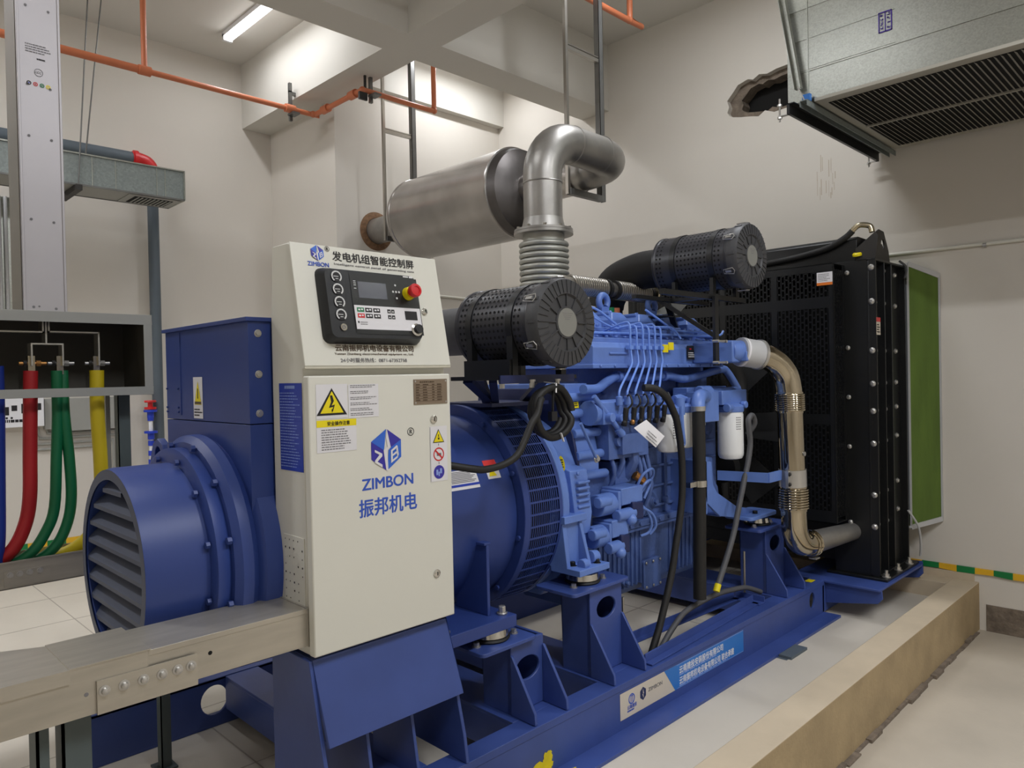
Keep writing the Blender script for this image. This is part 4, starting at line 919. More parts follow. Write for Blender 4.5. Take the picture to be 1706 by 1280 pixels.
for z in (1.75, 1.645):
    for y in (1.85,): ub.cyl((3.245, y, z), (3.335, y, z), .006, n=8).cyl((3.25, y-.012, z), (3.25, y+.02, z), .008, n=6).cyl((3.33, y-.012, z), (3.33, y+.02, z), .008, n=6)
build('u_bolts', ub, a2)
build('intake_elbow', MB('black_rubber').tube([(3.433, 2.24, 2.174), (3.433, 2.42, 2.174), (3.432, 2.58, 2.13), (3.431, 2.65, 2.05), (3.43, 2.67, 1.99)], .105, 28, smooth=5), a2, label='big black rubber intake elbow')

# ---------------------------------------------------------------- coolant pipe from engine to radiator
cp = thing('coolant_pipe', 'polished metal coolant pipe with two bellows standing before the radiator mesh', 'pipe', (3.77, 1.74, .66))
sl = MB('sleeve_grey').cyl((3.475, 1.85, 1.70), (3.585, 1.80, 1.683), .073, n=32).cyl((3.578, 1.803, 1.684), (3.592, 1.797, 1.682), .079, n=32, m='bolt').cyl((3.484, 1.846, 1.699), (3.494, 1.841, 1.697), .0755, n=32, m='paper')
build('rubber_sleeve', sl, cp, label='grey rubber sleeve with clamp')
P_ = 'polished'
up = MB(P_).tube([(3.575, 1.805, 1.685), (3.64, 1.775, 1.668), (3.70, 1.748, 1.63), (3.742, 1.728, 1.57), (3.757, 1.72, 1.50), (3.76, 1.72, 1.46)], .066, 32, smooth=6)
build('elbow', up, cp)
build('straight', MB(P_).cyl((3.763, 1.72, 1.40), (3.785, 1.72, .96), .066, n=40).cyl((3.775, 1.654, 1.16), (3.775, 1.648, 1.16), .012, n=12, m='bolt'), cp)
for zc, xa in (((1.475, 1.385), 3.762), ((.975, .865), 3.788)):
    b = MB(P_); n = 8
    b.cyl((xa, 1.72, zc[0]+.01), (xa, 1.72, zc[1]-.01), .070, n=36)
    for i in range(n): b.torus((xa+.003*i/n, 1.72, zc[0]+(zc[1]-zc[0])*(i+.5)/n), (0, 0, 1), .0735, .0062, 40, 8)
    build('bellows', b, cp)
lw = MB(P_).tube([(3.789, 1.72, .87), (3.792, 1.72, .80), (3.80, 1.72, .74), (3.835, 1.715, .685), (3.89, 1.71, .66), (3.97, 1.70, .655)], .066, 32, smooth=6); lw.torus((3.955, 1.70, .655), (1, -.1, 0), .066, .008, 36, 8).torus((3.93, 1.703, .656), (1, -.1, 0), .066, .006, 36, 8).box(3.92, 3.97, 1.66, 1.70, .574, .58, 'bolt')
build('elbow', lw, cp)
build('radiator_inlet', MB('pipe_alu').cyl((3.97, 1.70, .655), (4.44, 1.66, .645), .062, .05, n=32), cp)
ca = MB('bolt').cyl((3.7835, 1.72, .985), (3.780, 1.72, 1.075), .071, n=36); ca.box(3.688, 3.716, 1.70, 1.715, .985, 1.075).box(3.848, 3.876, 1.70, 1.715, .985, 1.075)
for x in (3.70, 3.862):
    for z in (1.003, 1.056): ca.bolt((x, 1.70, z), (0, -1, 0), .008, .008, 'strut_dark')
build('pipe_clamp', ca, cp)
build('support_arm', MB('blue_engine').box(3.56, 3.70, 1.74, 1.752, 1.025, 1.075).bar((3.56, 1.746, 1.05), (3.50, 2.0, 1.05), .012, .05), cp, label='blue support arm')

# ---------------------------------------------------------------- radiator
ra = thing('radiator', 'tall black radiator with perforated guard and rows of bolts', 'radiator', (4.6, YC, .386))
K = 'black_paint'; RX = 4.43; RY0, RY1 = 1.51, 2*YC-1.51
fr = MB(K); fr.box(RX, RX+.006, RY0, 1.76, .40, 2.228); fr.box(RX, RX+.006, 2*YC-1.76, RY1, .40, 2.228); fr.box(RX, RX+.006, 1.76, 2*YC-1.76, 2.15, 2.228); fr.box(RX, RX+.006, 1.76, 2*YC-1.76, .55, .72)
for g in (lambda y: y, mir):
    fr.box(RX, 4.95, g(1.548), g(1.56), .40, 2.228)
    for x, w in ((RX, .016), (4.575, .008), (4.69, .012), (4.935, .014)): fr.box(x, x+w, g(1.51), g(1.55), .40, 2.228)
    fr.box(RX, 4.95, g(1.51), g(1.56), .40, .41); fr.box(RX, 4.95, g(1.51), g(1.56), 2.218, 2.23)
fr.box(RX-.03, 4.97, 1.46, 1.80, .3862, .40); fr.box(RX-.03, 4.97, mir(1.80), mir(1.46), .3862, .40)
build('frame', fr, ra, bevel=.002)
zs = (2.18, 1.985, 1.703, 1.512, 1.355, 1.168, .872, .688)
bolts = [((RX, 1.533, z), (-1, 0, 0), .014) for z in zs] + [((RX, 1.668, z), (-1, 0, 0), .011) for z in (2.162, 1.723, 1.434, 1.144, .70)] + [((4.665, 1.548, z), (0, -1, 0), .013) for z in zs] + [((4.52, 1.548, z), (0, -1, 0), .011) for z in zs[1:]] + [((4.86, 1.548, z), (0, -1, 0), .013) for z in (2.17, 1.98, 1.703, 1.512, 1.362, 1.185, .905, .73)]
for p, d, r in bolts: build('bolt', MB('bolt').lathe([(r*1.25, 0), (r*1.25, .003), (r, .004), (r, .008), (r*.6, .013)], p, d, 12), ra)
for x in (4.46, 4.66, 4.86): build('anchor_bolt', MB('bolt').bolt((x, 1.485, .40), (0, 0, 1), .016, .02).cyl((x, 1.485, .41), (x, 1.485, .44), .009, n=8), ra)
build('core', MB('black_hole').box(4.46, 4.92, 1.58, mir(1.58), .60, 2.22), ra)
bt_ = MB(K).box(4.45, 4.93, 1.58, mir(1.58), .46, .60)
build('bottom_tank', bt_, ra)
tk = MB(K).prism([(4.46, 2.231), (4.46, 2.355), (4.48, 2.375), (4.88, 2.375), (4.90, 2.355), (4.90, 2.231)], 'y', 1.62, mir(1.62))
to = build('top_tank', tk, ra, bevel=.004)
lp = MB('strut_dark').prism([(1.625, 2.232), (1.515, 2.232), (1.50, 2.36), (1.515, 2.385), (1.625, 2.30)], 'x', 4.45, 4.458).prism([(4.46, 2.232), (4.93, 2.232), (4.90, 2.33), (4.82, 2.44), (4.74, 2.445), (4.66, 2.41), (4.46, 2.32)], 'y', 1.59, 1.60, holes=[oval(4.80, 2.36, .03, .03)])
build('lifting_plate', lp, ra, bevel=.002)
build('filler_cap', MB('yellow').lathe([(.026, 0), (.026, .012), (.02, .018)], (4.452, 1.615, 2.258), (-.3, 0, 1), 20), ra, label='yellow filler cap')
oh = MB('black_rubber').tube([(4.46, 2.35, 2.27), (4.44, 2.07, 2.285), (4.44, 1.92, 2.30), (4.44, 1.78, 2.325), (4.44, 1.68, 2.37), (4.44, 1.635, 2.405)], .018, 12, smooth=5)
oo = build('overflow_hose', oh, ra)
build('hose_elbow', MB('lug').tube([(4.44, 1.645, 2.398), (4.445, 1.61, 2.43), (4.45, 1.58, 2.432), (4.46, 1.545, 2.42), (4.46, 1.535, 2.385)], .016, 12, smooth=4), oo)
build('drip_hose', MB('grey_hose').tube([(4.90, 1.53, 2.26), (4.93, 1.50, 2.22), (4.90, 1.50, 2.15)], .007, 8, smooth=4), ra)
build('drain_hose', MB('sleeve_grey').tube([(4.90, 1.50, .72), (4.95, 1.46, .62), (5.0, 1.46, .50), (5.02, 1.47, .42)], .007, 8, smooth=4), ra)
# guard of slotted sheet round the fan
GX, GY0, GY1, GZ0, GZ1 = 4.265, 1.685, mir(1.685), .71, 2.208
gd = MB(K)
rows = [(.78, 1.28), (1.34, 1.955), (2.02, 2.165)]; colsY = []
y = GY0+.03
while y < GY1-.1: colsY.append((y, y+.30)); y += .345
yb = [GY0] + [v for c in colsY for v in c] + [GY1]
for i in range(0, len(yb), 2): gd.box(GX, GX+.003, yb[i], yb[i+1], GZ0, GZ1)
zb = [GZ0] + [v for c in rows for v in c] + [GZ1]
for i in range(0, len(zb), 2):
    for c_ in colsY: gd.box(GX, GX+.003, c_[0], c_[1], zb[i], zb[i+1])
gd.box(GX, RX, GY0, GY1, GZ1-.003, GZ1); gd.box(GX, RX, GY0, GY1, GZ0, GZ0+.003)
for g in (GY0, GY1):
    gd.box(GX, GX+.02, g-.0015, g+.0015, GZ0, GZ1); gd.box(RX-.03, RX, g-.0015, g+.0015, GZ0, GZ1)
go = build('fan_guard', gd, ra)
sl_ = MB(K)
for (ya, yc_) in colsY:
    nc = 13; st = (yc_-ya)/nc
    for (za, zc_) in rows:
        for i in range(nc+1): sl_.box(GX, GX+.002, ya+i*st-.0035, ya+i*st+.0035, za, zc_)
        for i in range(nc):
            z = za+(.016 if i % 2 else .034)
            while z < zc_: sl_.box(GX, GX+.002, ya+i*st, ya+(i+1)*st, z-.0045, z+.0045); z += .042
nc = 8; st = (RX-.03-GX-.02)/nc
for i in range(nc+1): sl_.box(GX+.02+i*st-.003, GX+.02+i*st+.003, GY0, GY0+.002, GZ0+.03, GZ1-.03)
for i in range(nc):
    z = GZ0+.03+(i % 2)*.018
    while z < GZ1-.03: sl_.box(GX+.02+i*st, GX+.02+(i+1)*st, GY0, GY0+.002, z, z+.009); z += .042
build('slotted_sheet', sl_, go)
d = MB('paper').deco((GX, 1.775, 2.085), (0, -1, 0), (0, 0, 1), (-1, 0, 0)); d.rect(0, .09, 0, .075, 'paper', .003); d.rect(0, .09, 0, .016, 'orange', .0036); d.lines(.008, .08, .022, .068, 5, 'ink_grey', .0036, .35, 5)
build('white_sticker', d, ra, label='white sticker with orange bottom edge')
d = MB('paper').deco((4.44, 1.51, 1.792), (1, 0, 0), (0, 0, 1), (0, -1, 0)); d.rect(-.01, .055, 0, .10, 'sticker_beige', .001); d.rect(-.01, .055, .075, .10, 'red', .0016); d.lines(.0, .045, .01, .065, 4, 'ink', .0016, .5, 3)
build('red_sticker', d, ra, label='beige sticker with red top edge')

# ---------------------------------------------------------------- canvas duct to the wall
cd = thing('canvas_duct', 'dark green canvas duct joining the radiator to the wall', 'duct', (5.03, YC, .61))
A = [(4.965, 1.505), (4.965, mir(1.505))]; B = [(5.117, 1.372), (5.117, mir(1.372))]
def quadth(mb, p, t, m=None):
    p = [Vector(q) for q in p]; n = (p[1]-p[0]).cross(p[3]-p[0]).normalized()*t
    mb.hull8(p+[q+n for q in p], m)
cv = MB('canvas_green')
quadth(cv, [(4.965, 1.505, .61), (5.117, 1.372, .66), (5.117, 1.372, 2.165), (4.965, 1.505, 2.24)], .004)
quadth(cv, [(4.965, mir(1.505), .61), (5.117, mir(1.372), .66), (5.117, mir(1.372), 2.165), (4.965, mir(1.505), 2.24)], .004)
quadth(cv, [(4.965, 1.505, 2.24), (5.117, 1.372, 2.165), (5.117, mir(1.372), 2.165), (4.965, mir(1.505), 2.24)], .004)
quadth(cv, [(4.965, 1.505, .61), (5.117, 1.372, .66), (5.117, mir(1.372), .66), (4.965, mir(1.505), .61)], .004)
build('canvas', cv, cd)
fr = MB('sleeve_grey')
for a, b in (((4.963, 1.502, .602), (4.963, 1.502, 2.248)), ((5.112, 1.368, .645), (5.112, 1.368, 2.175)), ((4.963, 1.502, 2.245), (5.112, 1.368, 2.168)), ((4.963, 1.502, .605), (5.112, 1.368, .652))):
    fr.bar(a, b, .010, .030 if a[2] != b[2] and abs(a[0]-b[0]) > .1 else .010)
fr.box(4.952, 4.965, 1.50, mir(1.50), .60, .612).box(4.952, 4.965, 1.50, mir(1.50), 2.238, 2.25)
build('steel_edging', fr, cd)
# ---------------------------------------------------------------- exhaust silencer hung from the ceiling
si = thing('exhaust_silencer', 'big metal clad exhaust silencer hanging near the pier wall', 'silencer', (3.634, 4.07, 2.55))
SX, SZ = 3.634, 2.865; dY = (0, 1, 0)
build('shell', MB('silencer_metal').lathe([(.306, 3.57), (.316, 3.572), (.316, 3.592), (.312, 3.60), (.312, 4.66), (.316, 4.664), (.316, 4.68)], (SX, 0, SZ), dY, 72, caps=False), si)
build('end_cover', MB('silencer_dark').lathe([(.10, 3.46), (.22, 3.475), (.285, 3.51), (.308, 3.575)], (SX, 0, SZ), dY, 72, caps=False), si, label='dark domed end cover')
build('end_cover', MB('silencer_metal').lathe([(.308, 4.675), (.285, 4.74), (.10, 4.77)], (SX, 0, SZ), dY, 72, caps=False), si)
tp = MB('pipe_alu').cyl((SX, 4.75, SZ), (SX, 5.30, SZ), .108, n=36)
for i in range(4): tp.cyl((SX, 4.80+i*.05, SZ), (SX, 4.815+i*.05, SZ), .112, n=36)
build('tail_pipe', tp, si)
wr2 = MB('rust').lathe([(.112, 5.272), (.150, 5.276), (.165, 5.289)], (SX, 0, SZ), dY, 36, caps=False); build('wall_collar', wr2, si, label='rusty collar in the wall hole')
zt = 2.885; rr = .105; BX, BY = 2.915, 2.68
path = [(BX, BY, 2.42), (BX, BY, 2.66)] + arc((BX+.22, BY, zt-.22), (-1, 0, 0), (0, 0, 1), .22, 8, 82, 8) + [(BX+.23, BY, zt)]
build('inlet_elbow', MB('pipe_alu').tube(path, rr, 36).torus((BX, BY, 2.63), (0, 0, 1), rr, .004, 36, 6).cyl((BX, BY, 2.37), (BX, BY, 2.44), .122, .106, n=36), si)
path = [(BX+.225, BY, zt), (SX-.22, BY, zt-.003)] + arc((SX-.22, BY+.22, zt-.006), (0, -1, 0), (1, 0, 0), .22, 6, 84, 8) + [(SX, BY+.23, zt-.01), (SX, 3.10, 2.868)]
build('return_elbow', MB('pipe_alu').tube(path, rr, 36).torus((BX+.24, BY, zt), (1, 0, 0), rr, .004, 36, 6).torus((SX-.22, BY, zt), (1, 0, 0), rr, .004, 36, 6), si)
build('inlet_pipe', MB('silencer_metal').cyl((SX, 3.04, 2.868), (SX, 3.50, SZ), .112, n=36).cyl((SX, 3.02, 2.868), (SX, 3.07, 2.868), .118, n=36), si)
fl_ = MB('pipe_alu').lathe([(.10, 2.352), (.160, 2.352), (.160, 2.366), (.10, 2.366)], (BX, BY, 0), (0, 0, 1), 40).lathe([(.10, 2.368), (.158, 2.368), (.158, 2.38), (.10, 2.38)], (BX, BY, 0), (0, 0, 1), 40)
for i in range(10): t = R(36*i+10); fl_.bolt((BX+.143*math.cos(t), BY+.143*math.sin(t), 2.38), (0, 0, 1), .009, .012, 'steel', False)
build('flange', fl_, si)
bb = MB('bellows_metal').cyl((BX, BY, 2.06), (BX, BY, 2.36), .112, n=36)
for i in range(8): bb.torus((BX, BY, 2.085+i*.0305), (0, 0, 1), .122, .0135, 44, 10)
build('bellows', bb, si)
# trapeze hangers
def trapeze(y, xa, xb, zb, zr, label):
    t = thing('trapeze_hanger', label, 'hanger', (SX, y, zb), 'trapeze hangers of the silencer')
    for x, m_, w_ in ((xa, 'steel', .022), (xb, 'strut_steel', .042)):
        h = MB(m_)
        if w_ < .03: h.box(x-.011, x+.011, y-.011, y+.011, zb-.03, CZ)
        else: h.box(x-.021, x+.021, y-.02, y-.017, zb-.03, CZ).box(x-.021, x-.018, y-.02, y+.02, zb-.03, CZ).box(x+.018, x+.021, y-.02, y+.02, zb-.03, CZ)
        build('hanger_post', h, t)
    build('cross_bar', MB('strut_steel').box(xa, xb, y-.02, y+.02, zb-.03, zb).box(xa, xb, y-.025, y-.02, zb-.035, zb+.004), t)
    build('rung', MB('steel').box(xa, xb, y-.012, y+.012, zr, zr+.022).box(xa, xb, y-.012, y+.012, zr+.03, zr+.036), t)
trapeze(2.98, 3.475, 3.805, 2.752, 3.62, 'steel trapeze hanger by the elbow of the silencer pipe')
trapeze(4.95, 3.49, 3.785, 2.752, 3.60, 'steel trapeze hanger by the tail pipe at the pier wall')

# ---------------------------------------------------------------- orange sprinkler pipes
o1 = thing('sprinkler_pipe', 'long orange sprinkler pipe passing under the ceiling beam', 'pipe', (2.0, 5.38, 3.70)); O = 'orange_pipe'; z = 3.765
build('main_run', MB(O).tube([(-1.5, 5.38, z), (1.80, 5.38, z)], .026, 16).tube([(1.80, 5.38, z), (3.06, 5.38, z), (3.10, 5.36, z), (3.115, 5.32, z), (3.115, 4.74, z), (3.125, 4.69, z), (3.16, 4.67, z), (3.75, 4.67, z), (3.785, 4.67, z+.015), (3.795, 4.67, z+.05), (3.795, 4.67, CZ)], .020, 16, smooth=2), o1)
build('branch', MB(O).cyl((1.81, 5.38, z), (1.81, 5.38, 4.40), .019, n=14).cyl((1.81, 5.38, 4.37), (1.81, 5.38, 4.395), .024, n=14).cyl((1.81, 5.38, 4.395), (1.81, 5.38, CZ), .009, n=10, m='lug'), o1)
for p, d in (((1.81, 5.38, z), ax), ((2.90, 5.38, z), ax), ((3.115, 5.20, z), dY), ((3.115, 4.80, z), dY)): build('coupling', MB(O).cyl(V(*p)-V(*d)*.04, V(*p)+V(*d)*.04, .033, n=16), o1)
for p, r in (((3.795, 4.67, z+.005), .026), ((3.10, 5.37, z), .027), ((3.12, 4.68, z), .028)): build('elbow', MB(O).sphere(p, r, O), o1)
for p in ((2.93, 5.42), (3.19, 4.67)):
    h = MB('strut_steel').box(p[0]-.012, p[0]+.012, p[1]-.004, p[1]+.02, z-.08, z+.16 if p[0] < 3 else 3.878).box(p[0]-.03, p[0]+.03, p[1]-.09, p[1], z-.045, z-.03)
    if p[0] < 3: h.box(p[0]+.01, 2.975, p[1]-.004, p[1]+.02, z+.13, z+.155).box(p[0]-.012, p[0]+.012, p[1]-.004, p[1]+.02, z+.15, 3.99)
    build('pipe_bracket', h, o1)
build('pipe_bracket', MB('strut_dark').box(3.08, 3.15, 4.66, 4.68, z-.075, z-.02).box(3.13, 3.145, 4.665, 4.68, z, 3.878), o1)
o2 = thing('sprinkler_pipe', 'short orange sprinkler pipe bending up to the ceiling near the top edge', 'pipe', (3.8, 3.09, 4.07))
build('run', MB(O).tube([(1.6, 3.09, 4.1), (4.27, 3.09, 4.1), (4.30, 3.09, 4.115), (4.31, 3.09, 4.15), (4.31, 3.09, CZ)], .021, 16, smooth=2).sphere((4.305, 3.09, 4.105), .026, O), o2)

# ---------------------------------------------------------------- air handling box and its hanger
ah = thing('air_duct', 'galvanised air duct box with underside grille at the right wall', 'duct', (4.45, .3, 3.0)); G = 'galvanised'
AX0, AX1, AY0, AY1, AZ0, AZ1 = 3.835, 5.06, -1.6, 1.735, 3.0, 4.15
b = MB(G); b.box(AX0, AX1, AY0, AY1, AZ0+.012, AZ1)
b.box(AX0-.004, AX0, AY0, AY1, AZ0+.16, AZ0+.163); b.box(AX0-.004, AX0, 1.622, 1.628, AZ0+.01, AZ1)
for zz in (.15, .31, .47): b.box(AX0-.003, AX0, 1.2, 1.735, AZ0+zz+.02, AZ0+zz+.0215)
build('casing', b, ah)
b = MB('grille_bar')
b.box(AX0, AX1, AY0, 1.595, AZ0-.004, AZ0+.012)
build('grille_frame', b, ah)
b = MB('black_hole').box(AX0+.07, AX1-.07, AY0+.1, 1.55, AZ0-.006, AZ0-.004)
for i in range(118): y = AY0+.105+i*.0258; b.hull8([(AX0+.07, y, AZ0-.016), (AX1-.07, y, AZ0-.016), (AX1-.07, y+.013, AZ0-.005), (AX0+.07, y+.013, AZ0-.005), (AX0+.07, y, AZ0-.013), (AX1-.07, y, AZ0-.013), (AX1-.07, y+.013, AZ0-.004), (AX0+.07, y+.013, AZ0-.004)], 'grille_bar')
b.box(AX0+.60, AX0+.612, AY0+.1, 1.55, AZ0-.017, AZ0-.006, 'grille_bar')
build('grille', b, ah)
st_ = MB('purple_pale').deco((AX0-.002, 1.275, 3.235), (0, -1, -.0), (0, 0, 1), (-1, 0, 0))
st_.keepn = 1; rg = random.Random(11)
for a0, a1, b0, b1 in ((0, .062, 0, .006), (0, .062, .094, .10), (0, .005, 0, .1), (.057, .062, 0, .1), (.029, .033, 0, .1)): st_.rect(a0, a1, b0, b1, 'purple_ink', .0015)
for q in range(2):
    for k in range(4):
        for s in range(5):
            a = .008+q*.030+rg.uniform(0, .010); bb_ = .010+k*.022+rg.uniform(0, .010)
            if rg.random() < .5: st_.rect(a, a+rg.uniform(.006, .012), bb_, bb_+.0028, 'purple_ink', .0015)
            else: st_.rect(a, a+.0028, bb_, bb_+rg.uniform(.006, .012), 'purple_ink', .0015)
so_ = build('stamp', st_, ah, label='purple ink stamp')
th = thing('duct_hanger', 'black hanger bar under the left end of the galvanised air duct box', 'hanger', (4.4, 1.70, 2.93))
build('hanger_bar', MB('black_paint').box(3.74, 5.04, 1.685, 1.70, 2.935, 2.99).box(3.74, 5.04, 1.66, 1.70, 2.985, 2.99), th)
ch_ = MB('galvanised_dull').box(3.76, 5.09, 1.60, 1.64, 2.988, 2.992).box(3.76, 5.09, 1.60, 1.603, 2.96, 2.99).box(3.76, 5.09, 1.637, 1.64, 2.96, 2.99)
for i in range(26): ch_.box(3.80+i*.05, 3.825+i*.05, 1.613, 1.627, 2.9875, 2.988, 'black_hole')
build('slotted_channel', ch_, th)
for x in (3.755, 5.03): build('threaded_rod', MB('bolt').cyl((x, 1.745, 2.91), (x, 1.745, 3.03), .005, n=8).cyl((x, 1.745, 2.925), (x, 1.745, 2.935), .012, n=6).cyl((x, 1.745, 2.99), (x, 1.745, 3.0), .012, n=6).box(x-.012, x+.012, 1.69, 1.75, 2.935, 2.94), th)
sb = MB('galvanised').bar((3.79, 1.875, CZ), (3.81, 1.66, 3.07), .004, .032).bar((3.775, 1.858, CZ), (3.795, 1.645, 3.07), .03, .004).bar((3.775, 1.892, CZ), (3.795, 1.677, 3.07), .03, .004).bar((3.793, 1.66, 3.075), (3.80, 1.625, 2.99), .03, .006, 'bolt')
build('brace_strut', sb, th)
build('clip', MB('clip_blue').box(3.79, 3.815, 1.60, 1.64, 2.995, 3.03), th, label='blue clip')

# ---------------------------------------------------------------- marks and conduit on the right wall
s_ = MB('curb_side').deco((XR, 2.12, 2.76), (0, -1, 0), (0, 0, 1), (-1, 0, 0)); rg = random.Random(5)
for i in range(16): a = rg.uniform(0, .13); b0 = rg.uniform(.0, .22); s_.rect(a, a+rg.uniform(.002, .005), b0, b0+rg.uniform(.04, .12), 'wall_scuff', .0006)
struct('trim_8', s_)
c = thing('wall_conduit', 'thin cream conduit running along the right wall', 'conduit', (XR-.01, .2, 2.3))
build('conduit', MB('cream').tube([(XR-.012, 1.75, 2.336), (XR-.012, -3.4, 2.29)], .011, 10), c)
cl = MB('bolt')
for y in (1.12, .3, -.6): build('saddle', MB('bolt').cyl((XR-.012, y-.01, 2.325-(1.2-y)*.009), (XR-.012, y+.01, 2.325-(1.2-y)*.009), .015, n=10), c)
c = thing('wall_conduit', 'thin cream conduit on the pier wall behind the cabinet', 'conduit', (4.2, 5.27, 2.34))
build('conduit', MB('cream').tube([(3.4, 5.278, 2.37), (5.1, 5.278, 2.335)], .011, 10), c)
# hazard tape low on the walls
def tape(name_label, fn, n, start):
    m = MB('yellow_tape')
    for i in range(n): fn(m, i, 'green_tape' if (i+start) % 2 else 'yellow_tape')
    o = build('hazard_tape', m, None, label=name_label, cat='tape'); return o
tape('green and yellow hazard tape along the foot of the right wall', lambda m, i, c: m.hull8([(XR-.0135, 1.585-.0975*(i+1), .338+.004*math.sin(i*2.1)), (XR-.0005, 1.585-.0975*(i+1), .338+.004*math.sin(i*2.1)), (XR-.0005, 1.585-.0975*i, .338+.004*math.sin((i-1)*2.1)), (XR-.0135, 1.585-.0975*i, .338+.004*math.sin((i-1)*2.1)), (XR-.0135, 1.585-.0975*(i+1), .373), (XR-.0005, 1.585-.0975*(i+1), .373), (XR-.0005, 1.585-.0975*i, .373), (XR-.0135, 1.585-.0975*i, .373)], c), 30, 0)
tape('green and yellow hazard tape on the back wall behind the coloured cables', lambda m, i, c: m.box(.62+i*.125, .62+(i+1)*.125, YB-.003, YB-.0005, .388, .43, c), 20, 1)

# ---------------------------------------------------------------- busway riser, open connection box and cables
bu = thing('busway_riser', 'grey aluminium busway riser dropping from the ceiling into the open box', 'busway', (.77, 3.6, 1.91)); 
b = MB('busway_alu').box(.69, .845, 3.50, 3.70, 1.90, CZ); b.box(.688, .6905, 3.515, 3.695, 1.90, CZ, 'busway_shaded'); b.box(.8445, .847, 3.515, 3.695, 1.90, CZ, 'busway_shaded')
for x in (.690, .836): b.box(x, x+.009, 3.494, 3.50, 1.90, CZ)
build('casing', b, bu, bevel=.001)
d = MB('busway_shaded').deco((.69, 3.4995, 1.90), (1, 0, 0), (0, 0, 1), (0, -1, 0)); d.keepn = 1
for zz in (.022, .38, .72, .93, 1.25, 1.5):
    d.disc(.035, zz, .0055, 'ink_grey', .001, 12).disc(.115, zz-.004, .0055, 'ink_grey', .001, 12)
d.disc(.055, .025, .004, 'ink_grey', .001, 10); d.lines(.03, .135, 1.06, 1.10, 4, 'ink_grey', .001, .4, 4); d.lines(.07, .10, 1.035, 1.045, 1, 'ink', .001, .6, 2)
d.ring(.075, .985, .014, .016, 'ink_grey', .001, 20)
for a, c_ in ((.040, 'ink'), (.063, 'red'), (.086, 'green'), (.108, 'yellow')): d.ring(a, .935+(.075-a)*.03, .005, .0085, c_, .001, 16); d.disc(a, .935+(.075-a)*.03, .003, c_ if c_ != 'ink' else 'label_blue', .001, 10)
dd_ = build('markings', d, bu, label='row of small coloured phase marks and print')
text('CCC', (.752, 3.4985, 2.881), (1, 0, 0), (0, 0, 1), .012, 'ink_grey', 'lettering', dd_, width=.022)

jb = thing('junction_box', 'open fronted grey busbar connection box under the busway riser', 'box', (.6, 3.5, .19)); B = 'box_grey'
x0, x1, z0, z1, y0, y1 = -.05, 1.13, 1.552, 1.895, 3.35, 3.72
b = MB(B); b.box(x0, x1, y0, y0+.004, z1-.042, z1).box(x0, x1, y0, y0+.004, z0, z0+.034).box(x1-.034, x1, y0, y0+.004, z0+.034, z1-.042).box(x0, x0+.03, y0, y0+.004, z0+.034, z1-.042)
b.box(x0, x1, y0+.004, y1, z1-.004, z1).box(x1-.004, x1, y0+.004, y1, z0, z1-.004).box(x0, x0+.004, y0+.004, y1, z0, z1-.004)
b.box(x0+.004, x1-.004, y0+.004, y0+.03, z0, z0+.004).box(x0, x1, y0+.16, y1, z0, z0+.004)
for a_, c_ in ((x0, .56), (.62, .635), (.705, .72), (.775, .785), (.835, .88), (.99, x1)): b.box(a_, c_, y0+.03, y0+.16, z0, z0+.004)
b.box(.3, .36, 3.52, 3.6, z1, z1+.006)
build('enclosure', b, jb, bevel=.001)
b = MB('box_inside').box(x0+.005, x1-.005, y1-.006, y1-.003, z0+.005, z1-.005).box(x0+.004, x0+.006, y0+.006, y1, z0+.005, z1-.005).box(x1-.006, x1-.0045, y0+.006, y1, z0+.005, z1-.005).box(x0+.005, x1-.005, y0+.006, y1, z1-.006, z1-.0045)  # inner sheets coloured darker than the enclosure to paint in its shade
build('back_panel', b, jb, label='inside faces coloured dark in place of shade')
def busb(*segs):
    b = MB('busbar')
    for a0, a1, z0_, z1_ in segs: b.box(a0, a1, 3.43, 3.49, z0_, z1_)
    build('busbar', b, jb)
busb((.748, .754, 1.765, 1.87), (.697, .748, 1.765, 1.771), (.754, .812, 1.765, 1.771), (.697, .703, 1.68, 1.765), (.806, .812, 1.68, 1.765))
busb((.758, .764, 1.815, 1.87), (.758, .945, 1.815, 1.821), (.940, .946, 1.68, 1.821))
busb((.738, .744, 1.813, 1.87), (.58, .744, 1.813, 1.819), (.58, .586, 1.68, 1.819))
lg_ = [(.705, 'copper'), (.805, 'bolt'), (.94, 'bolt')]
for x, c_ in lg_:
    build('lug', MB('lug').box(x-.016, x+.008, 3.445, 3.475, 1.645, 1.72).cyl((x-.045, 3.46, 1.69), (x+.05, 3.46, 1.69), .007, n=8, m=c_).cyl((x+.014, 3.46, 1.69), (x+.03, 3.46, 1.69), .013, n=6, m=c_).cyl((x-.03, 3.46, 1.69), (x-.018, 3.46, 1.69), .013, n=6, m='strut_dark'), jb)
for x in (1.055, .1): build('support_leg', MB('post_green').box(x-.025, x+.025, 3.50, 3.504, .19, z0).box(x-.025, x-.021, 3.50, 3.55, .19, z0), jb)
build('support_leg', MB('box_grey').box(1.01, 1.028, 3.60, 3.62, .19, z0), jb)
build('filler_bar', MB('strut_steel').box(1.13, 1.20, 3.50, 3.54, 1.86, 1.875), jb) if 0 else None
def cable(name_l, m, pts, r, grp=None):
    t = MB(m).tube(pts, r, 14, smooth=5)
    o = build('power_cable', t, None, label=name_l, cat='cable', group='phase cables below the open box'); return o
CY = 3.46
cable('red power cable hanging from the open connection box', 'cable_red', [(.70, CY, 1.66), (.695, CY, 1.5), (.69, CY, 1.32), (.685, CY, 1.15), (.665, CY, 1.04), (.62, CY, .95), (.55, CY+.02, .90), (.42, CY+.03, .885)], .026)
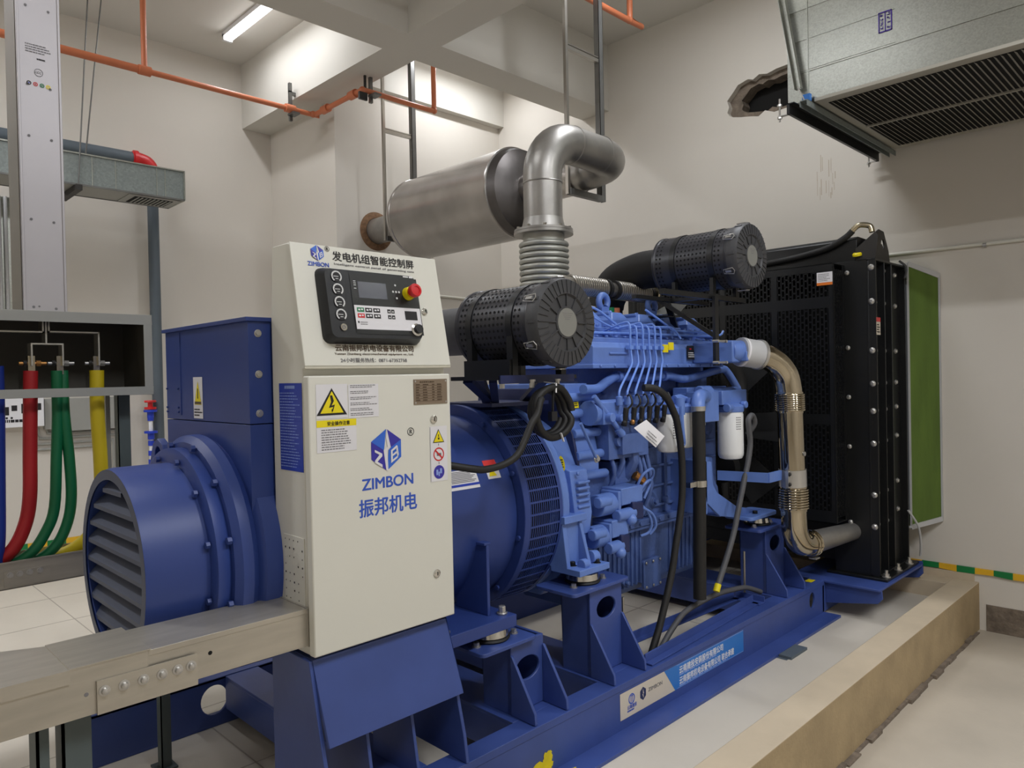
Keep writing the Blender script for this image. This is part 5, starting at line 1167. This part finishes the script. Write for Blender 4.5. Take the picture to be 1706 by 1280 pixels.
cable('green power cable on the left of the green pair', 'cable_green', [(.79, CY-.005, 1.66), (.79, CY, 1.48), (.782, CY, 1.31), (.77, CY, 1.10), (.735, CY, 1.0), (.68, CY, .925), (.60, CY+.02, .885), (.48, CY+.05, .87)], .021)
cable('green power cable on the right of the green pair', 'cable_green', [(.815, CY+.01, 1.66), (.815, CY, 1.48), (.828, CY, 1.30), (.832, CY, 1.14), (.815, CY, 1.03), (.77, CY, .94), (.70, CY+.02, .89), (.58, CY+.07, .87)], .021)
cable('yellow power cable hanging beside the louvred shroud', 'cable_yellow', [(.94, CY, 1.66), (.938, CY, 1.48), (.945, CY, 1.29), (.945, CY, 1.12), (.93, CY, 1.03), (.89, CY, .955), (.82, CY+.03, .90), (.72, CY+.1, .87)], .028)
cable('dark blue power cable at the left edge of the photo', 'cable_blue', [(.585, CY, 1.68), (.585, CY, 1.5), (.58, CY, 1.2), (.575, CY, 1.0), (.56, CY, .88)], .026)

# ---------------------------------------------------------------- stainless cable trunking
t2 = thing('cable_trunking', 'open grey cable trunking receiving the coloured power cables', 'trunking', (.4, 3.5, .19))
b = MB('stainless').box(-1.0, 1.6, 3.40, 3.403, .812, .917).box(-1.0, 1.6, 3.60, 3.603, .812, .917).box(-1.0, 1.6, 3.40, 3.603, .810, .814).box(-1.0, 1.6, 3.395, 3.403, .912, .918)
build('channel', b, t2)
b = MB('stainless').box(.58, .735, 3.396, 3.40, .822, .880); build('joint_plate', b, t2)
for x in (.60, .632, .665, .70): build('bolt', MB('bolt').bolt((x, 3.396, .866), (0, -1, 0), .008, .010), t2)
build('lid', MB('stainless').box(-1.0, .545, 3.397, 3.606, .918, .924), t2)
for x in (-.7, 1.35): build('leg', MB('post_green').box(x-.02, x+.02, 3.48, 3.52, .19, .81), t2)
t1 = thing('cable_trunking', 'stainless steel cable trunking entering the cream cabinet from the left', 'trunking', (.3, 1.95, .19))
b = MB('stainless').box(.592, 1.019, 1.848, 2.046, .862, .965); b.cyl((.742, 1.8485, .919), (.742, 1.8475, .919), .0055, n=12, m='black_hole'); b.box(.592, 1.019, 1.8465, 1.849, .953, .9665).box(1.012, 1.0195, 1.846, 2.048, .860, .967)
build('channel', b, t1, bevel=.001)
b = MB('stainless').prism([(.59, 1.842), (.59, 2.056), (.44, 2.056), (.33, 2.115), (-1.2, 2.60), (-1.2, 2.39), (.28, 1.843)], 'z', .853, .968)
b = MB('stainless'); b.prism([(.594, 1.843), (.594, 2.054), (.44, 2.054), (.345, 2.10), (-1.3, 2.10), (-1.3, 1.843)], 'z', .856, .969); b.cyl((.462, 1.844, .905), (.462, 1.8425, .905), .005, n=10, m='ink_grey')
build('channel', b, t1, bevel=.001)
b = MB('stainless').box(-1.3, .43, 1.838, 1.843, .94, .971).prism([(.60, 1.840), (.60, 2.058), (.43, 2.058), (.43, 1.840)], 'z', .969, .972)
build('lid', b, t1)
build('joint_plate', MB('stainless').box(.482, .706, 1.836, 1.842, .854, .930), t1)
for x in (.497, .538, .580, .622, .658, .690): build('bolt', MB('bolt').lathe([(.0125, 0), (.0125, .002), (.008, .003), (.007, .010), (.003, .012)], (x, 1.836, .905), (0, -1, 0), 14), t1)
b = MB('post_green').box(.425, .485, 1.90, 1.906, .19, .855).box(.425, .431, 1.90, 1.96, .19, .855); build('leg', b, t1)
b = MB('post_green').box(.375, .381, 1.90, 1.97, .19, .855).box(.375, .40, 1.90, 1.905, .19, .855); build('leg', b, t1)
po = MB('post_green').box(.94, .975, 2.80, 2.804, .195, .70).box(.94, .944, 2.80, 2.84, .195, .70).box(.92, .99, 2.78, 2.86, .190, .197).box(.92, .99, 2.78, 2.90, .69, .70)
build('support_post', po, None, label='slim dark green support post standing below the louvred shroud', cat='post')

# ---------------------------------------------------------------- services on the back wall
dl = thing('air_duct', 'small galvanised air duct along the back wall with a grille at its end', 'duct', (1.4, 5.85, 2.98))
b = MB('galvanised_dull').box(-1.2, 2.18, 5.70, 6.02, 2.985, 3.20)
for x in (.3, .9, 1.55, 1.70, 1.98, 2.04): b.box(x, x+.006, 5.696, 5.70, 2.985, 3.20, 'galvanised')
b.box(-1.2, 2.18, 5.69, 5.705, 3.195, 3.205, 'galvanised').box(2.175, 2.186, 5.69, 6.03, 2.98, 3.205, 'galvanised').box(-1.2, 2.18, 5.70, 6.02, 2.982, 2.985, 'box_grey').box(-1.2, 2.18, 5.69, 5.70, 2.978, 2.99, 'strut_steel').box(-1.2, 2.18, 6.02, 6.03, 2.978, 2.99, 'strut_steel')
build('casing', b, dl)
b = MB('box_grey').box(1.80, 2.16, 5.72, 6.0, 2.976, 2.982).box(1.85, 2.12, 5.76, 5.97, 2.974, 2.976, 'black_hole')
for i in range(9): b.box(1.872+i*.028, 1.882+i*.028, 5.76, 5.97, 2.970, 2.975, 'box_grey')
build('grille', b, dl)
build('bracket', MB('strut_dark').box(1.44, 1.48, 5.66, 6.08, 2.94, 2.978), dl)
for a, b_ in (((1.56, 5.68, CZ), (1.46, 5.69, 2.95)), ((1.66, 5.72, CZ), (1.52, 5.72, 3.2))): build('hanger_rod', MB('strut_steel').cyl(a, b_, .005, n=8), dl)
dp = thing('drain_pipe', 'dark grey drain pipe with red elbow behind the small duct', 'pipe', (2.12, 6.28, .19))
build('pipe', MB('dark_pipe').cyl((-1.2, 6.28, 3.40), (2.03, 6.28, 3.40), .05, n=20).cyl((2.15, 6.28, .19), (2.15, 6.28, 3.28), .042, n=20), dp)
build('elbow', MB('red').tube([(2.0, 6.28, 3.40), (2.05, 6.28, 3.40), (2.11, 6.28, 3.385), (2.145, 6.28, 3.34), (2.15, 6.28, 3.27)], .054, 18, smooth=3).cyl((2.01, 6.28, 3.40), (2.04, 6.28, 3.40), .066, n=20), dp, label='red grooved elbow')
va = thing('alarm_valve', 'blue and red valve stack on the wall pipe behind the alternator', 'valve', (2.07, 6.22, .9))
b = MB('valve_blue').cyl((2.07, 6.22, .9), (2.07, 6.22, 1.44), .016, n=12, m='white_plastic')
for zz in (1.37, 1.20): b.cyl((2.07, 6.22, zz), (2.07, 6.22, zz+.018), .05, n=14).cyl((2.07, 6.22, zz-.05), (2.07, 6.22, zz), .026, n=10)
for zz in (1.30, 1.10, 1.02, .95): b.cyl((2.07, 6.22, zz), (2.07, 6.22, zz+.04), .024, n=10)
build('body', b, va)
build('hand_wheel', MB('red').torus((2.07, 6.22, 1.455), (0, 0, 1), .036, .010, 18, 6).cyl((2.07, 6.22, 1.41), (2.07, 6.22, 1.46), .02, n=10).cyl((2.07, 6.22, 1.392), (2.07, 6.22, 1.41), .045, n=14), va)
pb = thing('control_box', 'white electrical control box with black print on the back wall', 'box', (1.2, 6.36, 1.29))
build('casing', MB('white_plastic').box(.95, 1.353, 6.30, YB, 1.30, 1.52), pb, bevel=.003)
d = MB('ink').deco((.95, 6.30, 1.30), (1, 0, 0), (0, 0, 1), (0, -1, 0)); d.keepn = 1
for a, b0, b1 in ((.15, .09, .15), (.20, .12, .16), (.26, .10, .17), (.31, .11, .16), (.35, .12, .17)): d.rect(a, a+.035, b0, b1, 'ink', .001)
d.lines(.14, .36, .035, .06, 1, 'ink', .001, .8, 2); d.disc(.17, .07, .008, 'ink', .001, 10).disc(.20, .07, .008, 'ink', .001, 10)
build('print', d, pb)
gb = build('junction_box', MB('box_grey').box(1.44, 1.86, 6.33, YB, 1.25, 1.50), None, bevel=.003, label='cream grey electrical panel on the back wall behind the yellow cable', cat='box')
gb2 = build('wall_box', MB('box_grey').box(1.365, 1.45, 6.34, YB, 1.27, 1.50), None, bevel=.003, label='narrow grey box mounted right of the white control box', cat='box')
for k, (za, xa, xb) in enumerate(((1.235, 1.38, 1.87), (1.20, 1.33, 1.872), (1.16, 1.30, 1.84), (1.12, 1.28, 1.80))):
    p = [(xa, YB-.012, 1.28), (xa, YB-.012, za+.05), (xa+.012, YB-.012, za+.014), (xa+.05, YB-.012, za), (xb-.05, YB-.012, za), (xb-.012, YB-.012, za-.014), (xb, YB-.012, za-.05), (xb, YB-.012, .45)]
    build('wall_conduit', MB('box_grey').tube(p, .0085, 8, smooth=2), None, label=['topmost bent metal conduit under the wall panel', 'second bent metal conduit from the top under the wall panel', 'third bent metal conduit from the top under the wall panel', 'lowest bent metal conduit under the wall panel'][k], cat='conduit', group='bent conduits on the back wall')
ct = thing('cable_tray', 'galvanised vertical cable tray on the back wall left of the busway', 'tray', (1.17, 6.37, 1.6))
b = MB('galvanised').box(1.05, 1.27, YB-.012, YB-.002, 1.7, 2.98)
for x in (1.05, 1.262): b.box(x, x+.008, YB-.06, YB-.002, 1.7, 2.98)
build('tray', b, ct)
for x in (1.12, 1.16): build('cable', MB('sleeve_grey').cyl((x, YB-.03, 1.6), (x, YB-.03, 2.98), .012, n=10), ct)

# ---------------------------------------------------------------- loose cables and hoses on the set
co = thing('cable_coil', 'coil of black ribbed cable hanging under the nearer air filter', 'cable', (2.01, 1.83, 1.36))
rg = random.Random(2); pts = []
for k in range(3):
    for i in range(18):
        t = 2*math.pi*i/18; rx = .098-.008*k; rz = .094-.006*k
        pts.append((2.012+rx*math.cos(t)+rg.uniform(-.002, .002), 1.815+.020*k+.004*math.sin(3*t), 1.462+rz*math.sin(t)))
build('loops', MB('black_rubber').tube(pts, .0135, 10, smooth=3), co)
tl = [(1.93, 1.80, 1.515), (1.915, 1.795, 1.50), (1.895, 1.79, 1.46), (1.865, 1.79, 1.43), (1.83, 1.79, 1.375), (1.79, 1.79, 1.325), (1.735, 1.80, 1.298), (1.66, 1.81, 1.288), (1.60, 1.82, 1.296), (1.50, 1.88, 1.32)]
build('tail', MB('black_rubber').tube(tl, .0125, 10, smooth=5), co)
build('cable_tie', MB('white_plastic').bar((2.01, 1.86, 1.575), (2.01, 1.80, 1.568), .006, .003).bar((2.01, 1.80, 1.57), (2.008, 1.80, 1.535), .006, .003), co)
build('cable_tie', MB('white_plastic').bar((2.03, 1.80, 1.385), (2.045, 1.80, 1.352), .008, .003), co)
build('plug', MB('black_plastic').box(2.0, 2.03, 1.815, 1.835, 1.43, 1.465).tube([(2.015, 1.82, 1.54), (2.012, 1.82, 1.50), (2.015, 1.825, 1.46)], .005, 8, smooth=3), co)
tg = MB('paper').hull8([(2.590, 1.81, 1.400), (2.685, 1.785, 1.325), (2.64, 1.80, 1.28), (2.515, 1.82, 1.37)] + [(2.590, 1.811, 1.402), (2.685, 1.786, 1.327), (2.64, 1.801, 1.282), (2.515, 1.821, 1.372)])
tg.deco((2.59, 1.807, 1.385), (.095, -.025, -.075), (.06, .0, .11), (0, -1, .1)); tg.lines(.01, .09, -.06, -.02, 3, 'ink_grey', .006, .4, 4)
build('paper_tag', tg, en, label='white paper tag hanging on the pump')
def hose(label, m, pts, r, nm='hose', k=5):
    return build(nm, MB(m).tube(pts, r, 12, smooth=k), None, label=label, cat='hose', group='loose hoses at the engine')
hose('black hose dropping from the injection pump past the white filters to the floor', 'black_rubber', [(2.70, 1.90, 1.535), (2.76, 1.875, 1.528), (2.82, 1.86, 1.487), (2.875, 1.86, 1.42), (2.905, 1.86, 1.36), (2.935, 1.86, 1.213), (2.935, 1.86, 1.05), (2.913, 1.86, .938), (2.87, 1.86, .80), (2.83, 1.86, .678), (2.737, 1.86, .483), (2.66, 1.86, .36), (2.60, 1.86, .22)], .0165)
h2 = hose('long grey hose hanging from the white oil filter with a yellow end', 'grey_hose', [(3.64, 1.90, 1.26), (3.655, 1.865, 1.32), (3.62, 1.86, 1.365), (3.58, 1.86, 1.345), (3.585, 1.86, 1.29), (3.594, 1.86, 1.216), (3.565, 1.86, 1.12), (3.523, 1.86, 1.034), (3.46, 1.86, .90), (3.401, 1.86, .773), (3.31, 1.86, .64), (3.239, 1.86, .548)], .0145)
hb_ = MB('yellow').cyl((3.242, 1.86, .552), (3.222, 1.86, .520), .0165, n=12); build('hose_end', hb_, h2, label='yellow hose end')
hose('grey hose arching over the blue channel tray', 'grey_hose', [(2.64, 1.885, .20), (2.70, 1.885, .25), (2.80, 1.895, .355), (2.944, 1.90, .440), (3.049, 1.90, .470), (3.272, 1.90, .482), (3.45, 1.90, .470), (3.578, 1.89, .455), (3.70, 1.87, .41)], .0135)
hose('thin black hose lying on the floor inside the tray', 'black_rubber', [(3.05, 1.90, .23), (3.12, 1.92, .205), (3.25, 1.94, .20), (3.38, 1.92, .21)], .010)
for x in (2.56, 3.64): build('threaded_rod', MB('steel').cyl((x, 1.93, .388), (x, 1.93, .63), .006, n=10), sk)
